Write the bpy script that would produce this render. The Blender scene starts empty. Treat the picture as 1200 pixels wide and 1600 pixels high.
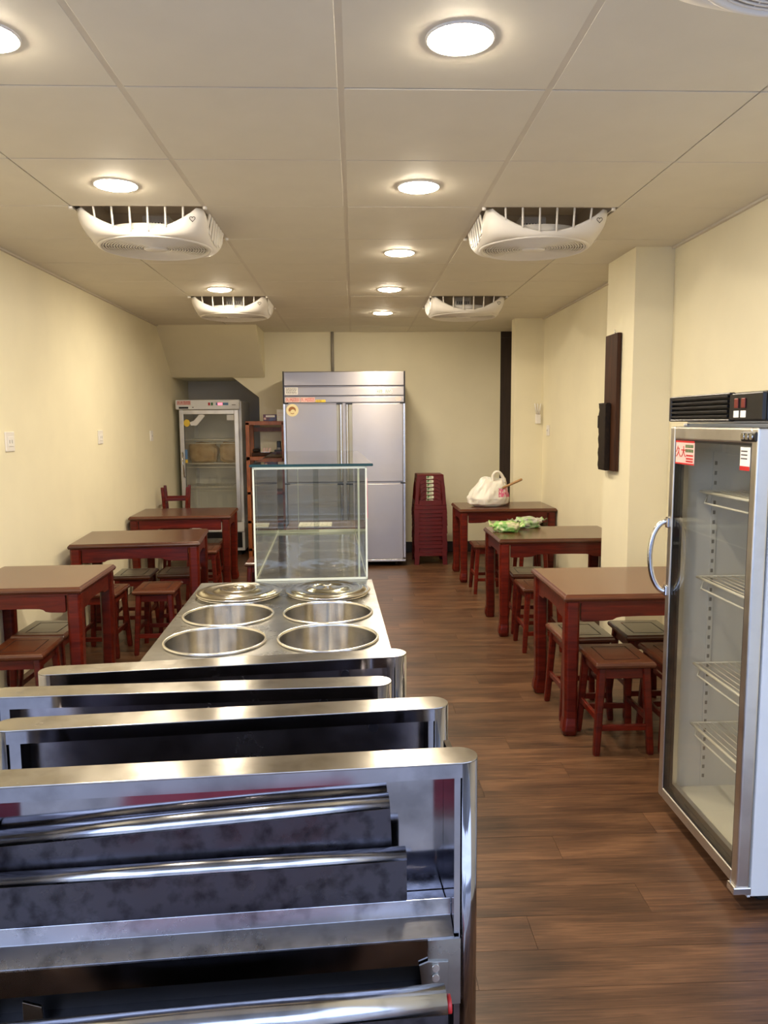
import bpy, bmesh, math, random
from mathutils import Vector, Matrix, noise
random.seed(7)
S = bpy.context.scene
COL = S.collection
PI = math.pi

# ------------------------------------------------------------------ camera
F_PX, PITCH, YAW, ROLL, EYE = 1201.135, 0.1163, 0.0378, -0.0072, 1.6232
def cam_axes():
    cy, sy, cp, sp = math.cos(YAW), math.sin(YAW), math.cos(PITCH), math.sin(PITCH)
    fw = Vector((sy*cp, cy*cp, -sp)); rt = Vector((cy, -sy, 0)); up = rt.cross(fw)
    cr, sr = math.cos(ROLL), math.sin(ROLL)
    return cr*rt + sr*up, -sr*rt + cr*up, fw
_rt, _up, _fw = cam_axes()
cd = bpy.data.cameras.new('camera'); cam = bpy.data.objects.new('camera', cd); COL.objects.link(cam)
cd.sensor_fit = 'VERTICAL'; cd.sensor_height = 24.0; cd.lens = 24.0*F_PX/1600
cd.clip_start = 0.02
m = Matrix.Identity(4)
for i in range(3):
    m[i][0], m[i][1], m[i][2] = _rt[i], _up[i], -_fw[i]
m[2][3] = EYE
cam.matrix_world = m
S.camera = cam

# ------------------------------------------------------------------ world, exposure
W = bpy.data.worlds.new('daylight'); S.world = W; W.use_nodes = True
bg = W.node_tree.nodes['Background']
bg.inputs[0].default_value = (0.53, 0.67, 1.0, 1); bg.inputs[1].default_value = 3.1
S.view_settings.view_transform = 'Standard'; S.view_settings.look = 'None'
S.view_settings.exposure = 0.35; S.view_settings.gamma = 1.0
S.view_settings.use_curve_mapping = False
LAMP_STRENGTH = 235.0
LAMP_COLOR = (1.0, 0.87, 0.67)

# ------------------------------------------------------------------ materials
def new_mat(name):
    mt = bpy.data.materials.new(name); mt.use_nodes = True
    nt = mt.node_tree
    return mt, nt, nt.nodes['Principled BSDF']
def N(nt, t, **kw):
    n = nt.nodes.new(t)
    for k, v in kw.items():
        if k.startswith('i_'):
            n.inputs[k[2:].replace('_', ' ')].default_value = v
        else:
            setattr(n, k, v)
    return n
def plain(name, c, rough=0.5, metal=0.0, coat=0.0, spec=0.5, var=0.04, scale=8.0, bump=0.0, **kw):
    """colour with a soft procedural variation"""
    mt, nt, b = new_mat(name)
    tc = N(nt, 'ShaderNodeTexCoord')
    nz = N(nt, 'ShaderNodeTexNoise'); nz.inputs['Scale'].default_value = scale; nz.inputs['Detail'].default_value = 4
    nt.links.new(tc.outputs['Object'], nz.inputs['Vector'])
    rp = N(nt, 'ShaderNodeValToRGB')
    rp.color_ramp.elements[0].color = tuple(max(0, x*(1-var*2)) for x in c) + (1,)
    rp.color_ramp.elements[1].color = tuple(min(1, x*(1+var)) for x in c) + (1,)
    rp.color_ramp.elements[0].position = .3; rp.color_ramp.elements[1].position = .7
    nt.links.new(nz.outputs[0], rp.inputs[0]); nt.links.new(rp.outputs[0], b.inputs['Base Color'])
    b.inputs['Roughness'].default_value = rough; b.inputs['Metallic'].default_value = metal
    b.inputs['Coat Weight'].default_value = coat; b.inputs['Coat Roughness'].default_value = .12
    b.inputs['Specular IOR Level'].default_value = spec
    if bump:
        bp = N(nt, 'ShaderNodeBump'); bp.inputs['Strength'].default_value = bump; bp.inputs['Distance'].default_value = .01
        nt.links.new(nz.outputs[0], bp.inputs['Height']); nt.links.new(bp.outputs[0], b.inputs['Normal'])
    for k, v in kw.items():
        b.inputs[k.replace('_', ' ')].default_value = v
    return mt
def wood(name, c0, c1, rough=0.3, coat=0.3, stretch=(1.5, 14, 14), scale=3.0, rnd=0.25, spec=.5):
    mt, nt, b = new_mat(name)
    tc = N(nt, 'ShaderNodeTexCoord'); oi = N(nt, 'ShaderNodeObjectInfo')
    ad = N(nt, 'ShaderNodeVectorMath', operation='ADD')
    ml = N(nt, 'ShaderNodeMath', operation='MULTIPLY'); ml.inputs[1].default_value = 37.0
    nt.links.new(oi.outputs['Random'], ml.inputs[0])
    nt.links.new(tc.outputs['Object'], ad.inputs[0]); nt.links.new(ml.outputs[0], ad.inputs[1])
    mp = N(nt, 'ShaderNodeMapping'); mp.inputs['Scale'].default_value = stretch
    nt.links.new(ad.outputs[0], mp.inputs['Vector'])
    nz = N(nt, 'ShaderNodeTexNoise'); nz.inputs['Scale'].default_value = scale; nz.inputs['Detail'].default_value = 6
    nz.inputs['Distortion'].default_value = .6
    nt.links.new(mp.outputs[0], nz.inputs['Vector'])
    rp = N(nt, 'ShaderNodeValToRGB')
    rp.color_ramp.elements[0].color = (*c0, 1); rp.color_ramp.elements[1].color = (*c1, 1)
    rp.color_ramp.elements[0].position = .32; rp.color_ramp.elements[1].position = .68
    nt.links.new(nz.outputs[0], rp.inputs[0])
    hs = N(nt, 'ShaderNodeHueSaturation')
    mr = N(nt, 'ShaderNodeMapRange'); mr.inputs['To Min'].default_value = 1-rnd; mr.inputs['To Max'].default_value = 1+rnd
    nt.links.new(oi.outputs['Random'], mr.inputs['Value']); nt.links.new(mr.outputs[0], hs.inputs['Value'])
    nt.links.new(rp.outputs[0], hs.inputs['Color']); nt.links.new(hs.outputs[0], b.inputs['Base Color'])
    b.inputs['Roughness'].default_value = rough; b.inputs['Coat Weight'].default_value = coat
    b.inputs['Coat Roughness'].default_value = .15; b.inputs['Specular IOR Level'].default_value = spec
    return mt
def steel(name, c=(.60, .59, .60), rough=.24, aniso=.6, axis=(1, 0, 0), smudge=.5, wav=0.0, scale=6.0, dirt=.45):
    """brushed stainless steel with smudges; grain along the object axis"""
    mt, nt, b = new_mat(name)
    tc = N(nt, 'ShaderNodeTexCoord')
    nz = N(nt, 'ShaderNodeTexNoise'); nz.inputs['Scale'].default_value = scale; nz.inputs['Detail'].default_value = 7; nz.inputs['Roughness'].default_value = .65
    nt.links.new(tc.outputs['Object'], nz.inputs['Vector'])
    mr = N(nt, 'ShaderNodeMapRange'); mr.inputs['From Min'].default_value = .35; mr.inputs['From Max'].default_value = .75
    mr.inputs['To Min'].default_value = rough; mr.inputs['To Max'].default_value = rough*(1+smudge)
    nt.links.new(nz.outputs[0], mr.inputs['Value']); nt.links.new(mr.outputs[0], b.inputs['Roughness'])
    n2 = N(nt, 'ShaderNodeTexNoise'); n2.inputs['Scale'].default_value = scale*2.5; n2.inputs['Detail'].default_value = 8
    nt.links.new(tc.outputs['Object'], n2.inputs['Vector'])
    rp = N(nt, 'ShaderNodeValToRGB')
    rp.color_ramp.elements[0].position = .30; rp.color_ramp.elements[1].position = .52
    rp.color_ramp.elements[0].color = tuple(x*(1-dirt) for x in c) + (1,); rp.color_ramp.elements[1].color = (*c, 1)
    nt.links.new(n2.outputs[0], rp.inputs[0]); nt.links.new(rp.outputs[0], b.inputs['Base Color'])
    b.inputs['Metallic'].default_value = 1.0
    if aniso:
        b.inputs['Anisotropic'].default_value = aniso
        vt = N(nt, 'ShaderNodeVectorTransform', vector_type='VECTOR', convert_from='OBJECT', convert_to='WORLD')
        vt.inputs[0].default_value = axis
        nt.links.new(vt.outputs[0], b.inputs['Tangent'])
    if wav:
        n3 = N(nt, 'ShaderNodeTexNoise'); n3.inputs['Scale'].default_value = 3.5; n3.inputs['Detail'].default_value = 1
        nt.links.new(tc.outputs['Object'], n3.inputs['Vector'])
        bp = N(nt, 'ShaderNodeBump'); bp.inputs['Strength'].default_value = wav; bp.inputs['Distance'].default_value = .02
        nt.links.new(n3.outputs[0], bp.inputs['Height']); nt.links.new(bp.outputs[0], b.inputs['Normal'])
    return mt
def glass(name, tint=(.93, .97, .95), ior=1.5, rough=0.0):
    """thin pane: see-through with mirror reflections that grow at grazing angles"""
    mt = bpy.data.materials.new(name); mt.use_nodes = True; nt = mt.node_tree; nt.nodes.clear()
    out = N(nt, 'ShaderNodeOutputMaterial'); mx = N(nt, 'ShaderNodeMixShader')
    # Schlick reflectance from the angle of view, the same on both faces of the pane
    f0 = ((ior-1)/(ior+1))**2
    ge = N(nt, 'ShaderNodeNewGeometry'); dp = N(nt, 'ShaderNodeVectorMath', operation='DOT_PRODUCT')
    nt.links.new(ge.outputs['Incoming'], dp.inputs[0]); nt.links.new(ge.outputs['Normal'], dp.inputs[1])
    ab = N(nt, 'ShaderNodeMath', operation='ABSOLUTE'); nt.links.new(dp.outputs['Value'], ab.inputs[0])
    om = N(nt, 'ShaderNodeMath', operation='SUBTRACT'); om.inputs[0].default_value = 1.0; nt.links.new(ab.outputs[0], om.inputs[1])
    pw = N(nt, 'ShaderNodeMath', operation='POWER'); nt.links.new(om.outputs[0], pw.inputs[0]); pw.inputs[1].default_value = 5.0
    fr = N(nt, 'ShaderNodeMath', operation='MULTIPLY_ADD'); nt.links.new(pw.outputs[0], fr.inputs[0]); fr.inputs[1].default_value = 1-f0; fr.inputs[2].default_value = f0
    tr = N(nt, 'ShaderNodeBsdfTransparent'); tr.inputs[0].default_value = (*tint, 1)
    gl = N(nt, 'ShaderNodeBsdfGlossy'); gl.inputs['Roughness'].default_value = rough
    nt.links.new(fr.outputs[0], mx.inputs[0]); nt.links.new(tr.outputs[0], mx.inputs[1]); nt.links.new(gl.outputs[0], mx.inputs[2])
    nt.links.new(mx.outputs[0], out.inputs[0])
    return mt
def emit(name, c, s):
    mt, nt, b = new_mat(name)
    b.inputs['Base Color'].default_value = (.8, .8, .8, 1)
    b.inputs['Emission Color'].default_value = (*c, 1); b.inputs['Emission Strength'].default_value = s
    return mt
def mottled(name, cols, scale=20, rough=.4, trans=0.0):
    mt, nt, b = new_mat(name)
    tc = N(nt, 'ShaderNodeTexCoord'); nz = N(nt, 'ShaderNodeTexNoise'); nz.inputs['Scale'].default_value = scale; nz.inputs['Detail'].default_value = 3
    nt.links.new(tc.outputs['Object'], nz.inputs['Vector'])
    rp = N(nt, 'ShaderNodeValToRGB'); rp.color_ramp.interpolation = 'EASE'
    k = len(cols)
    while len(rp.color_ramp.elements) < k: rp.color_ramp.elements.new(.5)
    for i, c in enumerate(cols):
        rp.color_ramp.elements[i].position = .32 + .36*i/(k-1); rp.color_ramp.elements[i].color = (*c, 1)
    nt.links.new(nz.outputs[0], rp.inputs[0]); nt.links.new(rp.outputs[0], b.inputs['Base Color'])
    b.inputs['Roughness'].default_value = rough
    return mt

M = {}
M['wall'] = plain('cream wall paint', (.86, .79, .57), .55, var=.02, scale=2.5, bump=.03)
M['recess_shade'] = plain('wall paint greyed for shade', (.62, .58, .51), .6, var=.03, scale=2)  # recess shade put into a greyer wall colour
M['tile'] = plain('ceiling panel', (.76, .71, .60), .65, var=.015, scale=5)
M['grid'] = plain('ceiling grid bar', (.68, .62, .52), .5, var=.02)
M['seam'] = plain('dark ceiling seam', (.05, .04, .03), .8)
M['cavity'] = plain('fan housing lining', (.66, .57, .46), .6)
M['fan_back'] = plain('fan backing', (.50, .46, .40), .6)
M['void'] = plain('ceiling void', (.25, .19, .13), .8)
M['white'] = plain('white plastic', (.84, .80, .74), .35, var=.01)
M['white_metal'] = plain('white enamelled steel', (.82, .82, .80), .3, var=.015, coat=.2)
M['grey_plastic'] = plain('grey plastic', (.30, .29, .27), .5)
M['black'] = plain('black plastic', (.012, .011, .011), .3, var=.1)
M['black_matte'] = plain('black rubber', (.01, .01, .01), .7, var=.1)
M['baseboard'] = plain('black baseboard', (.014, .011, .010), .4, var=.1)
M['mahogany'] = wood('red mahogany', (.060, .0050, .0022), (.140, .0125, .0045), .33, .15, spec=.3)
M['mahogany_top'] = wood('mahogany top with wall reflection', (.070, .017, .008), (.112, .034, .013), .27, .30, stretch=(1.2, 16, 16))  # browner than the red wood: reflection of the cream walls put into the colour
M['groove'] = plain('dark groove', (.012, .003, .002), .6)
M['dark_wood'] = wood('dark stained board', (.022, .008, .004), (.058, .021, .009), .55, 0, spec=.2, stretch=(14, 14, 1.2))
M['carved'] = wood('black carved wood', (.010, .006, .004), (.026, .015, .009), .6, 0, spec=.2, stretch=(30, 30, 12))
M['orange_wood'] = wood('orange shelf wood', (.22, .055, .012), (.36, .105, .024), .4, .2, stretch=(8, 8, 2))
M['handle_wood'] = wood('light handle wood', (.38, .20, .07), (.50, .29, .11), .5, 0)
M['door_wood'] = wood('very dark brown timber', (.020, .011, .008), (.034, .019, .013), .5, 0, stretch=(12, 12, 1))
M['steel_rail'] = steel('brushed steel rail', (.50, .47, .42), .20, .85, axis=(0, 1, 0), smudge=.5, dirt=.25)
M['steel_panel'] = steel('polished steel panel', (.36, .35, .38), .085, 0, wav=.10, dirt=.30, scale=4)
M['steel_dirty'] = steel('stained steel', (.095, .09, .105), .22, 0, dirt=.6, scale=9, smudge=1.2)
M['steel_dull'] = steel('dull dark steel', (.38, .36, .40), .2, 0, dirt=.4, scale=5)
M['steel_ledge'] = steel('ledge steel', (.52, .52, .56), .22, .3, dirt=.55, scale=6)
M['steel_roll'] = steel('rolled steel', (.60, .59, .60), .13, 0, dirt=.35, scale=5, smudge=1.0)
M['steel_top'] = steel('counter steel', (.42, .41, .39), .25, 0, dirt=.25, scale=3)
M['steel_pot'] = steel('pot steel', (.56, .52, .45), .2, 1.0, axis=(0, 0, 1), dirt=.1)
M['steel_lid'] = steel('lid steel', (.72, .69, .62), .13, 0, dirt=.1)
M['steel_fridge'] = steel('refrigerator steel', (.43, .395, .38), .30, .6, axis=(0, 0, 1), dirt=.04, scale=1.2)
M['steel_bright'] = steel('bright steel trim', (.80, .78, .74), .2, 0, dirt=.05)
M['aluminium'] = steel('satin aluminium', (.72, .69, .64), .3, 0, dirt=.08)
M['olive_trim'] = steel('olive grey trim', (.40, .37, .29), .35, 0, dirt=.05)
M['chrome'] = plain('chrome', (.82, .82, .84), .06, 1.0, var=.01)
M['case_glass'] = glass('display glass', (.87, .875, .83), 1.5)
M['glass_edge'] = plain('polished pale glass edge', (.78, .82, .70), .2, var=.03, coat=.5)
M['green_edge'] = plain('dark green glass edge', (.010, .045, .045), .12, var=.1, coat=.6)
M['door_glass'] = glass('cooler glass', (.92, .91, .87), 1.5)
M['inner_white'] = plain('cooler lining', (.84, .84, .78), .4, var=.02)
M['wire'] = plain('white coated wire', (.85, .84, .78), .35)
M['plastic_red'] = plain('maroon plastic', (.100, .0055, .0040), .40, var=.08, spec=.3)
M['sticker_green'] = mottled('green and silver sticker', [(.05, .16, .05), (.55, .58, .42), (.75, .72, .6)], 30)
M['paper'] = plain('white paper', (.85, .82, .76), .6, var=.02)
M['cream_sticker'] = plain('cream sticker', (.85, .72, .40), .5, var=.02)
M['brown_print'] = plain('brown print', (.34, .13, .03), .5)
M['pink_sticker'] = plain('pink sticker', (.80, .52, .46), .5)
M['pink_note'] = plain('pink note', (.85, .22, .36), .6)
M['red'] = plain('red print', (.55, .02, .02), .4)
M['dark_red'] = plain('unlit red switch', (.16, .018, .010), .4)
M['dark_print'] = plain('dark print', (.05, .04, .04), .5)
M['yellow_sticker'] = plain('yellow sticker', (.80, .55, .05), .5)
M['green_btn'] = plain('green button', (.03, .13, .03), .4)
M['blue_panel'] = plain('blue control panel', (.12, .24, .42), .4)
M['led_red'] = emit('red digits', (1, .05, .12), 2.2)
M['bag'] = plain('white plastic bag', (.80, .76, .68), .35, var=.03, Subsurface_Weight=.15)
M['bag_print'] = mottled('pink bag print', [(.80, .74, .66), (.78, .45, .50), (.62, .02, .16), (.8, .7, .62)], 28, .35)
M['veg'] = mottled('green leafy pack', [(.09, .26, .04), (.25, .48, .13), (.60, .62, .34), (.66, .62, .42)], 17, .25)
M['veg2'] = mottled('green and silver pack', [(.11, .26, .07), (.36, .50, .25), (.45, .43, .38), (.62, .60, .52)], 17, .25)
M['brown_bag'] = mottled('brown paper bundle', [(.42, .27, .12), (.52, .36, .18), (.60, .45, .26)], 9, .7)
M['basket'] = mottled('woven basket', [(.14, .06, .02), (.33, .17, .06), (.42, .25, .10)], 40, .6)
M['purple_box'] = mottled('printed tissue box', [(.06, .03, .06), (.16, .07, .12), (.10, .14, .30)], 7, .5)
M['pipe'] = plain('grey conduit', (.34, .31, .26), .4)
M['pavement'] = plain('asphalt street', (.10, .10, .11), .8, var=.15, scale=1.5)
M['slab'] = plain('pale paving slab', (.46, .46, .47), .6, var=.18, scale=3)
M['prop_red'] = plain('red doormat', (.28, .012, .03), .8, var=.1)
M['facade'] = plain('street facade', (.40, .39, .37), .7, var=.15, scale=.7)

def floor_mat():
    mt, nt, b = new_mat('brown vinyl plank')
    tc = N(nt, 'ShaderNodeTexCoord'); oi = N(nt, 'ShaderNodeObjectInfo')
    ml = N(nt, 'ShaderNodeMath', operation='MULTIPLY'); ml.inputs[1].default_value = 91.0
    nt.links.new(oi.outputs['Random'], ml.inputs[0])
    ad = N(nt, 'ShaderNodeVectorMath', operation='ADD')
    nt.links.new(tc.outputs['Object'], ad.inputs[0]); nt.links.new(ml.outputs[0], ad.inputs[1])
    mp = N(nt, 'ShaderNodeMapping'); mp.inputs['Scale'].default_value = (2.2, 48, 1)
    nt.links.new(ad.outputs[0], mp.inputs['Vector'])
    nz = N(nt, 'ShaderNodeTexNoise'); nz.inputs['Scale'].default_value = 1.5; nz.inputs['Detail'].default_value = 9; nz.inputs['Distortion'].default_value = 1.2; nz.inputs['Roughness'].default_value = .62
    nt.links.new(mp.outputs[0], nz.inputs['Vector'])
    mp2 = N(nt, 'ShaderNodeMapping'); mp2.inputs['Scale'].default_value = (1.3, 6, 1)
    nt.links.new(ad.outputs[0], mp2.inputs['Vector'])
    n2 = N(nt, 'ShaderNodeTexNoise'); n2.inputs['Scale'].default_value = 1.6; n2.inputs['Detail'].default_value = 4; n2.inputs['Distortion'].default_value = .4
    nt.links.new(mp2.outputs[0], n2.inputs['Vector'])
    rp = N(nt, 'ShaderNodeValToRGB')
    e = rp.color_ramp.elements
    e[0].position = .37; e[0].color = (.040, .016, .007, 1)
    e[1].position = .66; e[1].color = (.180, .082, .034, 1)
    x = e.new(.52); x.color = (.098, .042, .017, 1)
    mx = N(nt, 'ShaderNodeMath', operation='ADD'); h = N(nt, 'ShaderNodeMath', operation='MULTIPLY'); h.inputs[1].default_value = .55
    h2 = N(nt, 'ShaderNodeMath', operation='MULTIPLY'); h2.inputs[1].default_value = .48
    nt.links.new(nz.outputs[0], h.inputs[0]); nt.links.new(n2.outputs[0], h2.inputs[0])
    nt.links.new(h.outputs[0], mx.inputs[0]); nt.links.new(h2.outputs[0], mx.inputs[1]); nt.links.new(mx.outputs[0], rp.inputs[0])
    hs = N(nt, 'ShaderNodeHueSaturation'); hs.inputs['Saturation'].default_value = .95
    mr = N(nt, 'ShaderNodeMapRange'); mr.inputs['To Min'].default_value = .86; mr.inputs['To Max'].default_value = 1.14
    nt.links.new(oi.outputs['Random'], mr.inputs['Value']); nt.links.new(mr.outputs[0], hs.inputs['Value'])
    nt.links.new(rp.outputs[0], hs.inputs['Color']); nt.links.new(hs.outputs[0], b.inputs['Base Color'])
    b.inputs['Roughness'].default_value = .38; b.inputs['Specular IOR Level'].default_value = .4
    bp = N(nt, 'ShaderNodeBump'); bp.inputs['Strength'].default_value = .12; bp.inputs['Distance'].default_value = .004
    nt.links.new(nz.outputs[0], bp.inputs['Height']); nt.links.new(bp.outputs[0], b.inputs['Normal'])
    return mt
M['floor'] = floor_mat()

# ------------------------------------------------------------------ mesh helpers
class MB:
    def __init__(s): s.v = []; s.f = []; s.sm = []
    def add(s, vs, fs, smooth=False, mat=None):
        o = len(s.v)
        for p in vs:
            p = Vector(p); s.v.append(tuple(mat @ p) if mat is not None else tuple(p))
        for q in fs: s.f.append(tuple(i+o for i in q)); s.sm.append(smooth)
        return s
    def box(s, x0, x1, y0, y1, z0, z1, mat=None):
        vs = [(x0,y0,z0),(x1,y0,z0),(x1,y1,z0),(x0,y1,z0),(x0,y0,z1),(x1,y0,z1),(x1,y1,z1),(x0,y1,z1)]
        return s.add(vs, [(0,3,2,1),(4,5,6,7),(0,1,5,4),(1,2,6,5),(2,3,7,6),(3,0,4,7)], False, mat)
    def hexa(s, b, t):
        """box from bottom quad b and top quad t (ccw seen from above)"""
        return s.add(list(b)+list(t), [(0,3,2,1),(4,5,6,7),(0,1,5,4),(1,2,6,5),(2,3,7,6),(3,0,4,7)])
    def bar(s, p, q, w, h=None, up=(0,0,1)):
        h = h or w; p = Vector(p); q = Vector(q); d = (q-p).normalized(); u = Vector(up)
        if abs(d.dot(u)) > .95: u = Vector((0,1,0))
        a = d.cross(u).normalized(); b = a.cross(d)
        r = lambda c: [c - a*w/2 - b*h/2, c + a*w/2 - b*h/2, c + a*w/2 + b*h/2, c - a*w/2 + b*h/2]
        return s.add(r(p)+r(q), [(0,1,2,3),(7,6,5,4),(0,4,5,1),(1,5,6,2),(2,6,7,3),(3,7,4,0)])
    def rings(s, rs, cap=True, smooth=True, closed=False):
        n = len(rs[0]); o = len(s.v)
        for r in rs: s.v.extend(tuple(p) for p in r)
        k = len(rs)
        for i in range(k if closed else k-1):
            for j in range(n):
                a = o+i*n+j; b = o+i*n+(j+1)%n; c = o+((i+1)%k)*n+(j+1)%n; d = o+((i+1)%k)*n+j
                s.f.append((a,b,c,d)); s.sm.append(smooth)
        if cap and not closed:
            s.f.append(tuple(o+j for j in reversed(range(n)))); s.sm.append(False)
            s.f.append(tuple(o+(k-1)*n+j for j in range(n))); s.sm.append(False)
        return s
    def tube(s, pts, r, n=8, closed=False, flat=1.0):
        pts = [Vector(p) for p in pts]; rs = []; k = len(pts); a = None
        for i, p in enumerate(pts):
            if closed: d = pts[(i+1) % k]-pts[i-1]
            else: d = pts[min(i+1, k-1)]-pts[max(i-1, 0)]
            d.normalize()
            if a is None:
                u = Vector((0,0,1)) if abs(d.z) < .9 else Vector((0,1,0)); a = d.cross(u).normalized()
            else:
                a = (a - d*a.dot(d)).normalized()
            b = d.cross(a); rr = r[i] if isinstance(r, (list, tuple)) else r
            rs.append([p + (a*math.cos(t)*flat + b*math.sin(t))*rr for t in (2*PI*j/n for j in range(n))])
        return s.rings(rs, True, True, closed)
    def cyl(s, c, r, z0, z1, n=24, r2=None):
        r2 = r if r2 is None else r2
        ring = lambda rr, z: [(c[0]+rr*math.cos(2*PI*j/n), c[1]+rr*math.sin(2*PI*j/n), z) for j in range(n)]
        return s.rings([ring(r, z0), ring(r2, z1)])
    def lathe(s, prof, c=(0,0,0), n=48, smooth=True):
        rs = [[(c[0]+r*math.cos(2*PI*j/n), c[1]+r*math.sin(2*PI*j/n), c[2]+z) for j in range(n)] for r, z in prof]
        return s.rings(rs, False, smooth)
    def prism(s, poly, axis, a, b):
        """extrude a 2D polygon along axis: x -> (a,u,v), y -> (u,a,v), z -> (u,v,a)"""
        P = {'x': lambda u, v, t: (t,u,v), 'y': lambda u, v, t: (u,t,v), 'z': lambda u, v, t: (u,v,t)}[axis]
        n = len(poly)
        vs = [P(u, v, a) for u, v in poly] + [P(u, v, b) for u, v in poly]
        fs = [tuple(reversed(range(n))), tuple(range(n, 2*n))] + [(i, (i+1) % n, n+(i+1) % n, n+i) for i in range(n)]
        return s.add(vs, fs)
    def build(s, name, mat, parent=None, bevel=0.0, seg=2, solid=0.0, kind=None, loc=None):
        me = bpy.data.meshes.new(name); me.from_pydata(s.v, [], s.f); me.update()
        me.polygons.foreach_set('use_smooth', s.sm)
        bm = bmesh.new(); bm.from_mesh(me); bmesh.ops.recalc_face_normals(bm, faces=bm.faces); bm.to_mesh(me); bm.free()
        me.materials.append(M[mat] if isinstance(mat, str) else mat)
        o = bpy.data.objects.new(name, me); COL.objects.link(o)
        if parent: o.parent = parent
        if loc is not None: o.location = loc
        if solid:
            md = o.modifiers.new('solid', 'SOLIDIFY'); md.thickness = solid; md.offset = -1
        if bevel:
            md = o.modifiers.new('bevel', 'BEVEL'); md.width = bevel; md.segments = seg; md.limit_method = 'ANGLE'; md.angle_limit = math.radians(40)
        if kind: o['kind'] = kind
        return o
def box(name, mat, parent, x0, x1, y0, y1, z0, z1, bevel=0.0, **kw):
    return MB().box(x0, x1, y0, y1, z0, z1).build(name, mat, parent, bevel, **kw)
def tag(o, label=None, cat=None, group=None, kind=None):
    if label: o['label'] = label
    if cat: o['category'] = cat
    if group: o['group'] = group
    if kind: o['kind'] = kind
    return o
def thing(name, label, cat, loc=(0,0,0), rz=0.0, group=None):
    o = bpy.data.objects.new(name, None); COL.objects.link(o); o.empty_display_size = .1
    o.location = loc; o.rotation_euler = (0, 0, rz)
    return tag(o, label, cat, group)
def children(o): return [c for c in bpy.data.objects if c.parent == o]
def copy_tree(o, kids=None):
    c = o.copy(); COL.objects.link(c)
    for ch in children(o):
        d = copy_tree(ch); d.parent = c
    return c
def text(name, body, mat, parent, size, loc, rot, ext=0.0004):
    cu = bpy.data.curves.new(name, 'FONT'); cu.body = body; cu.size = size; cu.extrude = ext
    cu.align_x = 'CENTER'; cu.align_y = 'CENTER'; cu.materials.append(M[mat])
    tmp = bpy.data.objects.new(name, cu); COL.objects.link(tmp)
    me = bpy.data.meshes.new_from_object(tmp.evaluated_get(bpy.context.evaluated_depsgraph_get()))
    bpy.data.objects.remove(tmp); bpy.data.curves.remove(cu)
    o = bpy.data.objects.new(name, me); COL.objects.link(o); o.parent = parent
    o.location = loc; o.rotation_euler = rot
    return o
FACE_Y = (PI/2, 0, 0)            # text read from -Y
FACE_X = (PI/2, 0, -PI/2)        # text read from -X

# ------------------------------------------------------------------ the room
XL, XR, YB, HC, YF = -2.18, 2.04, 9.5, 2.71, 1.05
YREC = 10.35
def st(o): o['kind'] = 'structure'; return o
# floor: slab with planks laid on it
fl = st(box('floor', 'black_matte', None, XL-.2, XR+.2, YF, YREC+.2, -.12, -.006))
PW, PL = .162, 1.26
plank_mesh = {}
def plank(x0, x1, y0):
    L = round(x1-x0, 3)
    if L not in plank_mesh:
        o = MB().box(-L/2+.0006, L/2-.0006, -PW/2+.0006, PW/2-.0006, -.005, 0).build('plank', 'floor', fl)
        plank_mesh[L] = o
    else:
        o = plank_mesh[L].copy(); COL.objects.link(o)
    o.location = ((x0+x1)/2, y0+PW/2, 0)
OFFS = [0.0, .42, .84, .21, .63, 1.05]
y, r = YF, 0
while y < YREC:
    if y < YB+.05:
        xe = XR
    else:
        xe = -1.15
    x = XL - OFFS[(r*5) % 6]
    while x < xe - .01:
        a, b = max(x, XL), min(x+PL, xe)
        if b-a > .02: plank(a, b, y)
        x += PL
    y += PW; r += 1
st(box('trim_entrance', 'steel_top', None, XL, XR, YF-.04, YF, -.02, .002))
# walls
st(box('wall_left', 'wall', None, XL-.15, XL, YF, YREC+.15, 0, 2.95))
st(box('wall_right', 'wall', None, XR, XR+.15, YF, YB+.15, 0, 2.95))
mb = MB().prism([(XR-.24, 0), (XR-.24, 2.95), (-2.18, 2.95), (-2.18, 2.18), (-1.467, 2.18), (-1.15, 1.933), (-1.15, 0)], 'y', YB, YB+.12)
st(mb.build('wall_back', 'wall', None))
st(box('trim_1', 'door_wood', None, XR-.24, XR, YB+.02, YB+.12, 0, 2.70))
st(box('trim_2', 'door_wood', None, XR-.24, XR, YB+.005, YB+.12, 2.64, 2.95))
st(box('wall_recess', 'recess_shade', None, XL, -1.0, YREC, YREC+.15, 0, 2.95))
st(box('wall_recess_side', 'recess_shade', None, -1.15, -1.0, YB+.12, YREC, 0, 2.95))
mb = MB().prism([(8.77, 2.95), (8.77, 2.712), (9.46, 2.175), (YREC, 2.175), (YREC, 2.95)], 'x', XL, -1.075)
st(mb.build('wall_stair_soffit', 'wall', None))
st(box('wall_pillar', 'wall', None, 1.79, XR, 4.94, 5.47, 0, 2.95))
st(box('wall_pillar.001', 'wall', None, 1.725, XR, 8.30, 8.47, 0, 2.95))
st(box('baseboard_back', 'baseboard', None, -1.15, XR-.24, YB-.012, YB, 0, .135, .003))
st(box('baseboard_recess', 'baseboard', None, XL, -1.15, YREC-.012, YREC, 0, .135, .003))
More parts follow.
